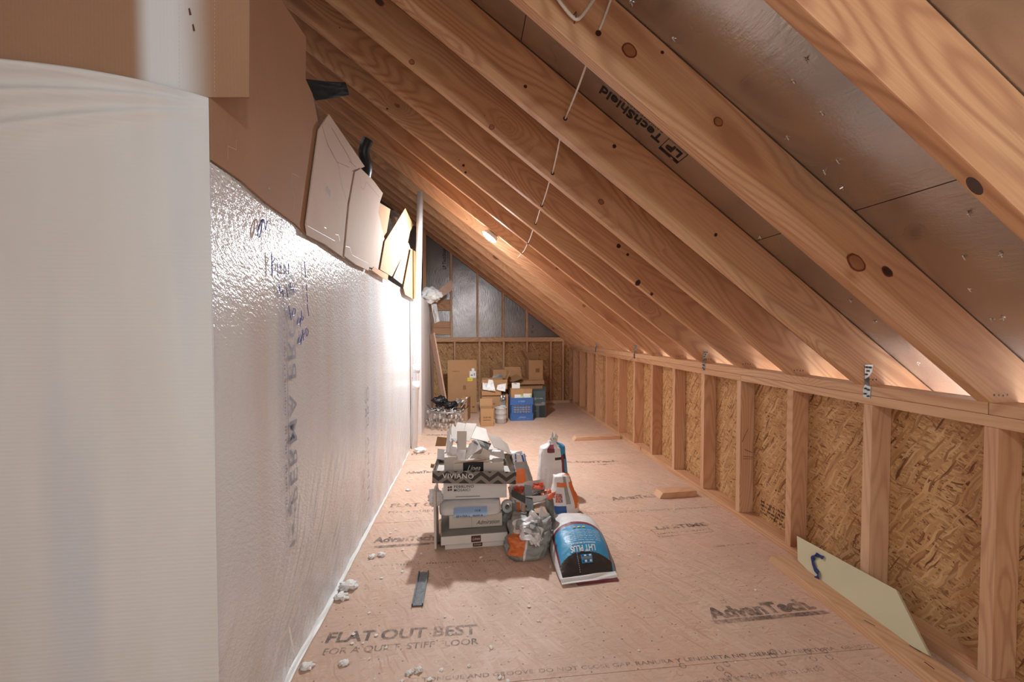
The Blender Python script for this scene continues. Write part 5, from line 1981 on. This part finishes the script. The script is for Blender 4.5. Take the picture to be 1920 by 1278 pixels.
def pick_lay(s_, t_):
    if t_ < 0.018:
        return 0
    c = (s_ - 0.46)
    arc = 0.165 - 0.24 * c * c
    if s_ < 0.045:
        return 0
    if s_ > 0.955:
        return 2 if 0.03 < t_ < 0.22 else 1
    if t_ < arc:
        return 3
    arc2 = 0.50 - 0.42 * c * c
    if t_ < arc2 and 0.075 < s_ < 0.93:
        return 2
    if t_ < arc2 + 0.05:
        return 1
    return 0


bm = bmesh.new()
NX, NY = 150, 240
top = [[bm.verts.new(f_top(i / NX, j / NY)) for i in range(NX + 1)] for j in range(NY + 1)]
bot = {}
for j in range(NY + 1):
    for i in range(NX + 1):
        if i in (0, NX) or j in (0, NY):
            bot[(i, j)] = top[j][i]
        else:
            q = f_top(i / NX, j / NY)
            e_ = min(i / NX, 1 - i / NX, j / NY, 1 - j / NY)
            bot[(i, j)] = bm.verts.new((q.x, q.y, 0.012 - 0.011 * min(1, e_ * 12)))
for j in range(NY):
    for i in range(NX):
        f_ = bm.faces.new([top[j][i], top[j][i + 1], top[j + 1][i + 1], top[j + 1][i]])
        f_.material_index = pick_lay((i + 0.5) / NX, (j + 0.5) / NY)
        f_ = bm.faces.new([bot[(i, j)], bot[(i, j + 1)], bot[(i + 1, j + 1)], bot[(i + 1, j)]])
        f_.material_index = 1
c = lay.matrix_basis.translation.copy()
bmesh.ops.translate(bm, vec=-c, verts=bm.verts)
link('sack', bm_mesh(bm, 'sack'), BM, lay, Matrix.Translation(c), smooth=True)
# stitched end strip
es = (fr_ - fl_).normalized()
fw_ = Vector((es.y, -es.x, 0))
LW = (fr_ - fl_).length
sheet('sewn_end', [fl_ - es * 0.004 + Vector((0, 0, 0.022)) - fw_ * 0.008, fl_ - es * 0.002 + fw_ * 0.020 + Vector((0, 0, 0.010)), fr_ + fw_ * 0.020 + Vector((0, 0, 0.012)), fr_ + es * 0.004 + Vector((0, 0, 0.024)) - fw_ * 0.008], 0.0025, M_PAPER, lay, n=10, wav=0.006)
sheet('end_fold', [fl_ + es * 0.07 + fw_ * 0.018 + Vector((0, 0, 0.009)), fl_ + es * 0.07 + fw_ * 0.028 + Vector((0, 0, 0.003)), fr_ + fw_ * 0.030 + Vector((0, 0, 0.003)), fr_ + fw_ * 0.018 + Vector((0, 0, 0.009))], 0.0025, M_MAROON, lay, n=10, wav=0.005)


def gl(s0, t0, ws, ht, out=0.0025):
    # upside-down lettering: a runs towards -s, b towards the camera
    return lambda a, b: f_top(s0 - a * ws, t0 - b * ht, out)


kS, kT = 1 / 0.29, 1 / 0.52
text_on('printed_words', 'LHT PLUS', gl(0.70, 0.215, kS, kT), 0.125, 0.026, M_INKW, lay, bold=0.03, cuts=2)
text_on('printed_words', 'ADHESIVE MORTAR', gl(0.72, 0.248, kS, kT), 0.125, 0.009, M_INKW, lay, bold=0.01, cuts=1)
for k in range(7):
    text_on('printed_small_line', '~xxxxx xxx xxxxx xxxx xxxxxx xxx xxxxx xx' if k % 2 else '~xxxxxxx xxxxx xxxx xxxxxxxx xxxxx xxxxx', gl(0.82, 0.275 + 0.021 * k, kS, kT), 0.17, 0.005, M_INKW, lay, cuts=1)
sqr = lambda s0, t0, w, h_: [[f_top(s0, t0, 0.003), f_top(s0 + w, t0, 0.003), f_top(s0 + w, t0 + h_, 0.003), f_top(s0, t0 + h_, 0.003)]]


def patch(name, s0, t0, w, h_, m, n=4, out=0.003):
    bm = bmesh.new()
    g = [[bm.verts.new(f_top(s0 + w * i / n, t0 + h_ * j / n, out)) for i in range(n + 1)] for j in range(n + 1)]
    for j in range(n):
        for i in range(n):
            bm.faces.new([g[j][i], g[j][i + 1], g[j + 1][i + 1], g[j + 1][i]])
    bmesh.ops.translate(bm, vec=-c, verts=bm.verts)
    return link(name, bm_mesh(bm, name), m, lay, Matrix.Translation(c))


patch('printed_emblem_ground', 0.42, 0.080, 0.19, 0.060, M_BAGBLUE)
for r0 in range(3):
    for c0 in range(4):
        if r0 == 1:
            if c0 == 0:
                patch('printed_emblem_bar', 0.432, 0.080 + 0.0235, 0.166, 0.013, M_INKG, 4, 0.0045)
        else:
            patch('printed_emblem_tile', 0.432 + c0 * 0.043, 0.0845 + r0 * 0.019, 0.036, 0.013, M_INKW if (r0 + c0) % 2 else M_BAGDBLUE, 2, 0.0045)
for k, (s0, m_) in enumerate(((0.34, M_ORANGE), (0.42, M_YELLOW), (0.50, M_YELLOW))):
    patch('printed_icon', s0 + 0.06, 0.435, 0.05, 0.016, m_, 2, 0.0035)
for k in range(6):
    text_on('printed_small_line', '~xxxx xxx xxxxx xxxxxx xx xxxxx', gl(0.92, 0.80 - 0.012 * k, kS, kT), 0.08, 0.004, M_INKG, lay)
for k in range(12):
    patch('stitch', 0.36, 0.03 + k * 0.012, 0.006, 0.006, M_PAPER, 1, 0.0025)

# ================================================================== BACK OF THE ATTIC
def carton(name, u0, u1, v0, v1, y, dy, m, label, rz=0.0, z0=None, cat='carton', group='cartons at the back', open_top=False, rx=0.0, flaps=()):
    x0, x1 = X(u0, y), X(u1, y)
    zz0 = Z(v1, y, u0) if z0 is None else z0
    zz1 = Z(v0, y, u0)
    h = zz1 - zz0
    if not open_top:
        return Box(name, x0, x1, y, dy, zz0, h, m, label, cat, rz, group, rx=rx)
    t_ = empty(name, ((x0 + x1) / 2, y + dy / 2, zz0), rz)
    if rx:
        t_.matrix_basis = t_.matrix_basis @ Matrix.Rotation(rx, 4, 'X')
    tag(t_, label, cat, group)
    mw = pworld(t_)
    w = x1 - x0
    bm = bmesh.new()
    for sx, sy, sz, ox, oy, oz in ((w, dy, 0.005, 0, 0, 0.0025), (w, 0.005, h, 0, -dy / 2, h / 2), (w, 0.005, h, 0, dy / 2, h / 2), (0.005, dy, h, -w / 2, 0, h / 2), (0.005, dy, h, w / 2, 0, h / 2)):
        box_bm(sx, sy, sz, 0, bm, off=(ox, oy, oz))
    link('body', bm_mesh(bm, 'body'), m, t_, mw)
    for side, ln, ang in flaps:
        a = math.radians(ang)
        if side in 'LR':
            sg = -1 if side == 'L' else 1
            pts = [(sg * w / 2, -dy / 2, h), (sg * w / 2, dy / 2, h), (sg * (w / 2 + ln * math.cos(a)), dy / 2, h + ln * math.sin(a)), (sg * (w / 2 + ln * math.cos(a)), -dy / 2, h + ln * math.sin(a))]
        else:
            sg = -1 if side == 'F' else 1
            pts = [(-w / 2, sg * dy / 2, h), (w / 2, sg * dy / 2, h), (w / 2, sg * (dy / 2 + ln * math.cos(a)), h + ln * math.sin(a)), (-w / 2, sg * (dy / 2 + ln * math.cos(a)), h + ln * math.sin(a))]
        sheet('flap', [mw @ Vector(p) for p in pts], 0.004, m, t_, n=3)

    class R:
        pass
    r_ = R()
    r_.o, r_.mw, r_.w, r_.d, r_.h = t_, mw, w, dy, h
    r_.front = lambda a, b, off=0.004: mw @ Vector((-w / 2 + a, -dy / 2 - off, b))
    r_.fr = lambda a0, b0, a1, b1, m_, name='printed_patch', off=0.004: poly_on(name, lambda a, b: r_.front(a, b, off), [rq(a0, b0, a1, b1)], m_, t_)
    r_.tx = lambda txt, a, b, w_, cap, m_, name='printed_words', off=0.005, **kw: text_on(name, txt, lambda p, q: r_.front(a + p, b + q, off), w_, cap, m_, t_, **kw)
    return r_


# tall carton leaning back
tc_ = carton('tall_carton', 839, 893, 676, 771, 5.85, 0.22, M_BOX, 'tall brown carton with a yellow sticker, leaning against the back wall studs', z0=0.0, open_top=True, rx=-0.06, rz=0.03)
k1 = tc_.w / 54.0
tc_.fr(41 * k1, 66 * k1, 53 * k1, 79 * k1, M_INKW)
tc_.fr(45 * k1, 79 * k1, 50 * k1, 84 * k1, M_INKW)
tc_.fr(37 * k1, 60 * k1, 46.5 * k1, 66.5 * k1, M_YELLOW)
tc_.tx('~xxxx', 38.5 * k1, 62 * k1, 6 * k1, 2.4 * k1, M_INKG, bold=0.02)
tc_.fr(43 * k1, 70 * k1, 47 * k1, 72.5 * k1, M_INKG, off=0.006)
tc_.fr(49 * k1, 70 * k1, 51 * k1, 75 * k1, M_INKG, off=0.006)
tc_.tx('~xxxxxxx xx', 9 * k1, 78 * k1, 13 * k1, 1.6 * k1, M_INKB)
tc_.fr(28.5 * k1, 44 * k1, 34 * k1, 52 * k1, M_BOXD)
tc_.fr(46 * k1, 10 * k1, 50 * k1, 12 * k1, M_INKB)
# leaning pinkish board
lb2 = board('leaning_board', (X(838, 5.55), 5.55, 0.02), (X(811, 5.75), 5.72, Z(625, 5.75)), (0.6, -1, 0), 0.115, 0.018, M_TRIM)
tag(lb2, 'narrow pinkish board leaning against the end of the left wall', 'board')
c1 = carton('small_carton', 866, 879, 747, 785, 5.35, 0.22, M_BOX, 'small brown carton with torn silver top beside the heap of glass drops', z0=0.0, rz=-0.2)
o = sheet('silver_bag', [py(853, 757, 5.28), py(856, 749, 5.36), py(876, 745, 5.36), (py(873, 757, 5.28))], 0.004, M_FOIL3, wav=0.06, n=10, seed=3)
tag(o, 'crumpled silver wrapping draped on the small brown carton', 'wrapping')
o = blob('black_plastic_bag', py(826, 752, 5.2), 0.085, (0.8, 0.65), M_BLACK, 31.0, 0.5, 4)
tag(o, 'shiny black plastic bag on top of the glass drops by the left wall', 'plastic bag')
o = blob('black_plastic_bag', py(846, 760, 5.12), 0.070, (0.9, 0.6), M_BLACK, 33.0, 0.6, 4)
tag(o, 'second black plastic bag lying among the glass drops', 'plastic bag')
# chandelier lying on the floor
chc = Vector((X(838, 5.02), 5.02, 0.0))
ch = empty('chandelier', chc)
tag(ch, 'crystal chandelier with many glass drops heaped on the floor by the left wall', 'chandelier')
tube('ring_frame', [chc + Vector((0.20 * math.cos(a), 0.15 * math.sin(a), 0.20)) for a in [2 * PI * k / 28 for k in range(29)]], 0.006, M_STEEL, ch, seg=8)
for k in range(9):
    a = 2 * PI * k / 9
    tube('arm', [chc + Vector((0, 0, 0.13)), chc + Vector((0.10 * math.cos(a), 0.08 * math.sin(a), 0.24)), chc + Vector((0.20 * math.cos(a), 0.15 * math.sin(a), 0.20)),
                 chc + Vector((0.25 * math.cos(a), 0.18 * math.sin(a), 0.25 + 0.03 * rng.random()))], 0.004, M_STEEL if k % 2 else M_BLACK, ch, seg=6, smooth_path=2)
bm = bmesh.new()
bmesh.ops.create_icosphere(bm, subdivisions=1, radius=0.013)
for v in bm.verts:
    v.co.z *= 1.9
dm = bm_mesh(bm, 'crystal_drop')
dm.materials.append(M_GLASSY)
for k in range(98):
    a = rng.random() * 2 * PI
    rr = 0.55 + 0.5 * rng.random()
    o = bpy.data.objects.new('crystal_drop', dm)
    C.objects.link(o)
    o.parent = ch
    o.matrix_basis = pworld(ch).inverted() @ Matrix.Translation(chc + Vector((0.23 * rr * math.cos(a), 0.17 * rr * math.sin(a), 0.025 + 0.19 * rng.random()))) @ Matrix.Rotation(rng.random(), 4, 'X')
bm = bmesh.new()
for k in range(70):
    a = rng.random() * 2 * PI
    rr = 0.5 + 0.6 * rng.random()
    p = chc + Vector((0.23 * rr * math.cos(a), 0.17 * rr * math.sin(a), 0.0))
    q = [p + Vector((0, 0, 0.01)), p + Vector((0.012 * rng.random(), 0, 0.08)), p + Vector((0.02 * (rng.random() - 0.5), 0.01, 0.14 + 0.09 * rng.random()))]
    tube_bm(bm, q, 0.0016, 4)
bmesh.ops.translate(bm, vec=-chc, verts=bm.verts)
o = link('bead_strings', bm_mesh(bm, 'bead_strings'), M_STEEL, ch, Matrix.Translation(chc))
o['kind'] = 'stuff'

# middle group of cartons
c2 = carton('front_carton', 901, 925, 766, 799, 5.02, 0.18, M_BOX, 'small brown carton standing at the front left of the far heap', z0=0.0, rz=0.02, open_top=True, flaps=(('B', 0.09, 75),))
c2.tx('~xxxxxxx', 0.03, 0.10, 0.09, 0.018, M_INKB, bold=0.02)
c2.fr(0.03, 0.075, 0.12, 0.08, M_INKB)
c3 = carton('wide_carton', 903, 953, 741, 786, 5.42, 0.26, M_BOX, 'wide brown carton behind the white bucket', z0=0.0)
c3.fr(0.235, 0.155, 0.30, 0.25, M_INKW)
c3.tx('~xx xx', 0.11, 0.19, 0.06, 0.02, M_INKB, bold=0.02)
c3b = carton('flat_carton', 903, 940, 733, 740, 5.40, 0.24, M_BOX, 'flat brown carton lying on the wide one behind the bucket', z0=c3.h + 0.001)
zT3 = c3.h + c3b.h + 0.004
c4 = carton('open_carton', 904, 951, 712, 733, 5.52, 0.24, M_BOX, 'open carton full of white packing papers on the wide carton', z0=zT3, open_top=True, flaps=(('L', 0.10, -75), ('R', 0.10, 70)))
for k, pix in enumerate(([(905, 730, 5.40), (905, 717, 5.46), (914, 718, 5.46), (915, 731, 5.40)], [(912, 731, 5.38), (916, 711, 5.42), (924, 712, 5.42), (929, 733, 5.37)],
                         [(931, 730, 5.38), (933, 721, 5.42), (949, 719, 5.42), (947, 734, 5.37)])):
    o = sheet('packing_paper', [py(u, v, y) for u, v, y in pix], 0.003, M_INKW, wav=0.02, n=6, seed=k + 2)
    tag(o, ['left sheet of white packing paper on the flat carton', 'tall folded white packing paper in the middle of the open carton', 'square white paper at the right of the open carton'][k], 'paper', 'white papers on the cartons')
o = sheet('shiny_pouch', [py(937, 752, 5.36), py(939, 740, 5.38), py(949, 741, 5.38), py(947, 753, 5.36)], 0.004, M_FOIL3, c3.o, wav=0.03, n=8, seed=9)
# bucket
bc = Vector((X(940, 5.14), 5.14 + 0.07, 0.0))
bk_ = empty('bucket', bc)
tag(bk_, 'dented white metal bucket on the floor in front of the wide carton', 'bucket')
prof = [(0.066, 0.0), (0.070, 0.004), (0.070, 0.055), (0.073, 0.06), (0.070, 0.065), (0.071, 0.115), (0.074, 0.12), (0.071, 0.125), (0.072, 0.18), (0.076, 0.186), (0.076, 0.192), (0.070, 0.188), (0.069, 0.02), (0.0, 0.018)]


def lathe(name, c, prof, m, parent, seg=36):
    bm = bmesh.new()
    R = [[bm.verts.new((r * math.cos(2 * PI * k / seg), r * math.sin(2 * PI * k / seg), z)) for k in range(seg)] for r, z in prof if r > 0]
    for a, b in zip(R[:-1], R[1:]):
        for k in range(seg):
            bm.faces.new([a[k], a[(k + 1) % seg], b[(k + 1) % seg], b[k]])
    bm.faces.new(list(reversed(R[0])))
    bm.faces.new(R[-1])
    return link(name, bm_mesh(bm, name), m, parent, Matrix.Translation(c), smooth=True)


lathe('pail', bc, prof, plain('worn_white_paint', 'bcb6b2', 0.5, 0.3, 22, bump=0.4), bk_)
tube('wire_handle', [bc + Vector((-0.075, -0.02, 0.17)), bc + Vector((-0.04, -0.05, 0.20)), bc + Vector((0.03, -0.05, 0.205)), bc + Vector((0.075, -0.02, 0.17))], 0.003, M_STEEL, bk_, smooth_path=2)
# crumpled carton with plastic above
c5 = carton('crumpled_carton', 922, 948, 693, 722, 5.85, 0.25, M_BOX, 'crumpled brown carton wrapped in clear plastic on top of the heap', z0=0.0, rz=0.15)
o = sheet('clear_plastic_wrap', [py(921, 710, 5.78), py(926, 700, 5.84), py(956, 703, 5.84), py(950, 711, 5.78)], 0.003, M_PAPERG, wav=0.05, n=10, seed=12)
tag(o, 'grey crumpled plastic wrap over the crumpled carton', 'plastic wrap')
o = sheet('cardboard_flap', [py(942, 709, 5.72), py(946, 688, 5.95), py(976, 688, 5.95), py(981, 712, 5.74)], 0.005, M_BOX, bend=0.03, n=8)
tag(o, 'large bent cardboard flap in the middle on top of the heap', 'cardboard')
o = sheet('cardboard_flap', [py(945, 712, 5.66), py(968, 701, 5.74), py(981, 709, 5.70), py(962, 716, 5.62)], 0.005, M_BOXD, n=5)
tag(o, 'darker folded cardboard flap in front of the large bent one', 'cardboard')
# big flat carton under the right one
c6 = carton('wide_carton', 953, 1019, 722, 782, 5.80, 0.40, M_BOX, 'wide brown carton behind the blue crate, carrying the upright open carton', z0=0.0)
c6b = carton('loose_cardboard', 951, 1021, 714, 721, 5.76, 0.44, M_BOX, 'lifted cardboard lid lying over the wide carton behind the blue crate', z0=c6.h + 0.012, cat='lid')
c7 = carton('upright_carton', 991, 1017, 675, 713, 5.86, 0.26, M_BOX, 'upright open brown carton on the lid at the top right of the heap', z0=c6.h + 0.013 + c6b.h, open_top=True, rz=0.06, flaps=(('L', 0.15, 60), ('B', 0.10, 70)))
c7.fr(0.09, 0.10, 0.15, 0.16, M_BOXD)
c7.tx('~xx', 0.10, 0.115, 0.04, 0.03, M_INKB, bold=0.03)
# card sign
cz0 = Z(729, 5.36, 958)
o = carton('white_card_box', 960, 975, 718, 731, 5.40, 0.05, M_INKW, 'small white printed card standing behind the blue crate', z0=cz0 + 0.001, cat='card')
o.tx('~xxxxxx', 0.015, 0.055, 0.05, 0.012, M_INK, bold=0.03)
# crate
yC = 5.30
cx0, cx1 = X(957, yC), X(1000, yC)
cz = Z(747, yC)
cr = empty('milk_crate', ((cx0 + cx1) / 2, yC + 0.15, 0))
tag(cr, 'blue plastic milk crate with round holes on the floor at the far end', 'crate')
cw, cd, cx_ = cx1 - cx0, 0.30, (cx0 + cx1) / 2
bm = bmesh.new()
box_bm(cw, cd, 0.01, 0, bm, off=(0, 0, 0.005))
box_bm(0.01, cd, cz, 0, bm, off=(-cw / 2 + 0.005, 0, cz / 2))
box_bm(0.01, cd, cz, 0, bm, off=(cw / 2 - 0.005, 0, cz / 2))
box_bm(cw, 0.01, cz, 0, bm, off=(0, cd / 2 - 0.005, cz / 2))
# front: frame bars and lattice
fy = -cd / 2 + 0.005
box_bm(cw, 0.012, cz * 0.30, 0.001, bm, off=(0, fy, cz * 0.15))
box_bm(cw, 0.012, cz * 0.29, 0.001, bm, off=(0, fy, cz * 0.855))
box_bm(cw * 0.14, 0.010, cz - 0.002, 0.001, bm, off=(-cw * 0.427, fy, cz / 2))
box_bm(cw * 0.14, 0.010, cz - 0.002, 0.001, bm, off=(cw * 0.427, fy, cz / 2))
for k in range(1, 6):
    box_bm(0.008, 0.008, cz * 0.42, 0, bm, off=(-cw * 0.36 + cw * 0.72 * k / 6, fy, cz * 0.505))
for k in range(1, 4):
    box_bm(cw * 0.72, 0.007, 0.007, 0, bm, off=(0, fy, cz * 0.30 + cz * 0.41 * k / 4))
for v in (0.31, 0.70, 0.97):
    box_bm(cw + 0.006, 0.016, 0.006, 0.001, bm, off=(0, fy - 0.002, cz * v))
crm = pworld(cr)
link('shell', bm_mesh(bm, 'shell'), M_CRATE, cr, crm)
bm = box_bm(cw * 0.74, 0.02, cz * 0.44, 0, off=(0, fy + 0.03, cz * 0.505))
link('contents_panel', bm_mesh(bm, 'contents_panel'), M_CREAM, cr, crm)
text_on('raised_words', 'please', lambda a, b: crm @ Vector((-0.04 + a, -cd / 2 - 0.006, cz * 0.13 + b)), 0.09, 0.020, M_LABBLUE, cr, bold=0.01, shear=0.3)
text_on('raised_words', '~xxxxxx', lambda a, b: crm @ Vector((-0.045 + a, -cd / 2 - 0.006, cz * 0.82 + b)), 0.09, 0.018, M_LABBLUE, cr, bold=0.04)
text_on('raised_words', '~xxxxxx xxxx xxxxx', lambda a, b: crm @ Vector((-0.06 + a, -cd / 2 - 0.006, cz * 0.06 + b)), 0.16, 0.007, M_LABBLUE, cr)
# on and in the crate
o = carton('carton_in_crate', 958, 982, 729, 747, yC + 0.06, 0.12, M_BOX, 'brown carton sticking out of the blue crate on the left', z0=cz - 0.10)
o = carton('carton_in_crate', 982, 998, 729, 747, yC + 0.06, 0.12, M_BOX, 'brown carton sticking out of the blue crate on the right', z0=cz - 0.10)
o = carton('light_bulb_box', 965, 981, 740, 747, yC + 0.025, 0.03, M_INKW, 'white and green box on the left in the blue crate', z0=cz - 0.06)
o.fr(0.075, 0.075, 0.105, 0.10, M_GREEN)
o = carton('light_bulb_box', 981.5, 997, 738, 747, yC + 0.025, 0.03, M_INKW, 'white and green box on the right in the blue crate', z0=cz - 0.06)
o.fr(0.085, 0.03, 0.10, 0.10, M_GREEN)
# teal carton
c8 = carton('teal_carton', 1000, 1023, 733, 779, 5.46, 0.22, M_TEAL, 'dark teal printed carton right of the blue crate', z0=0.0, open_top=True, flaps=(('F', 0.03, 60), ('R', 0.05, 80)))
kk = c8.w / 23.0
c8.fr(11 * kk, 0.5 * kk, 22.5 * kk, 22 * kk, M_TEALD)
c8.fr(1 * kk, 22.5 * kk, 15 * kk, 26.5 * kk, M_INKG)
poly_on('printed_disc', lambda a, b: c8.front(4 * kk + a, 35.5 * kk + b), [[(2.6 * kk * math.cos(q), 2.6 * kk * math.sin(q)) for q in [2 * PI * k / 14 for k in range(14)]]], M_INKG, c8.o)
poly_on('printed_disc', lambda a, b: c8.front(18 * kk + a, 26 * kk + b), [[(4.2 * kk * math.cos(q), 3.2 * kk * math.sin(q)) for q in [2 * PI * k / 14 for k in range(14)]]], M_INKG, c8.o)
c8.tx('~xxxx', 8 * kk, 35 * kk, 10 * kk, 1.5 * kk, M_INKW)
c8.tx('~xxx', 2 * kk, 12 * kk, 7 * kk, 2 * kk, M_INKG)

# ================================================================== LIGHT
def light(name, typ, loc, energy, col, size=0.1, rot=None, **kw):
    d = bpy.data.lights.new(name, typ)
    d.energy = energy
    d.color = col
    if typ == 'POINT':
        d.shadow_soft_size = size
    elif typ == 'AREA':
        d.shape = 'DISK'
        d.size = size
    for k, v in kw.items():
        setattr(d, k, v)
    o = bpy.data.objects.new(name, d)
    C.objects.link(o)
    o.matrix_basis = (rot or Matrix.Identity(4))
    o.matrix_basis.translation = loc
    return o


nl = mwl.to_3x3() @ Vector((0, 0, 1))
lo = light('ceiling_lamp_glow', 'AREA', LP + nl * 0.026, 24.0, (0.92, 0.97, 1.0), 0.10, mwl @ Matrix.Rotation(PI, 4, 'X'))
sp_ = light('ceiling_lamp_beam', 'SPOT', LP + nl * 0.05, 84.0, (0.90, 0.96, 1.0), 0.03, mwl @ Matrix.Rotation(PI, 4, 'X'))
sp_.data.spot_size = math.radians(172)
sp_.data.spot_blend = 0.5
sp_.data.shadow_soft_size = 0.03
light('ceiling_lamp_spill', 'POINT', LP + nl * 0.08, 9.0, (0.90, 0.96, 1.0), 0.04)
light('lamp_behind_camera', 'POINT', Vector((0.35, -0.60, 1.70)), 27.0, (0.80, 0.94, 1.0), 0.05)
light('added_fill_behind', 'POINT', Vector((0.15, -1.15, 0.85)), 25.0, (0.80, 0.94, 1.0), 0.25)  # added soft fill behind the camera, evens out the rafter faces

w = bpy.data.worlds.new('daylight')
sc.world = w
w.use_nodes = True
bg = w.node_tree.nodes['Background']
bg.inputs[0].default_value = (0.80, 0.90, 1.0, 1)
bg.inputs[1].default_value = 8.0

sc.cycles.max_bounces = 8
sc.cycles.adaptive_threshold = 0.02
vs = sc.view_settings
vs.view_transform = 'Standard'
vs.look = 'None'
vs.gamma = 1.0
vs.use_curve_mapping = False
vs.exposure = 0.12
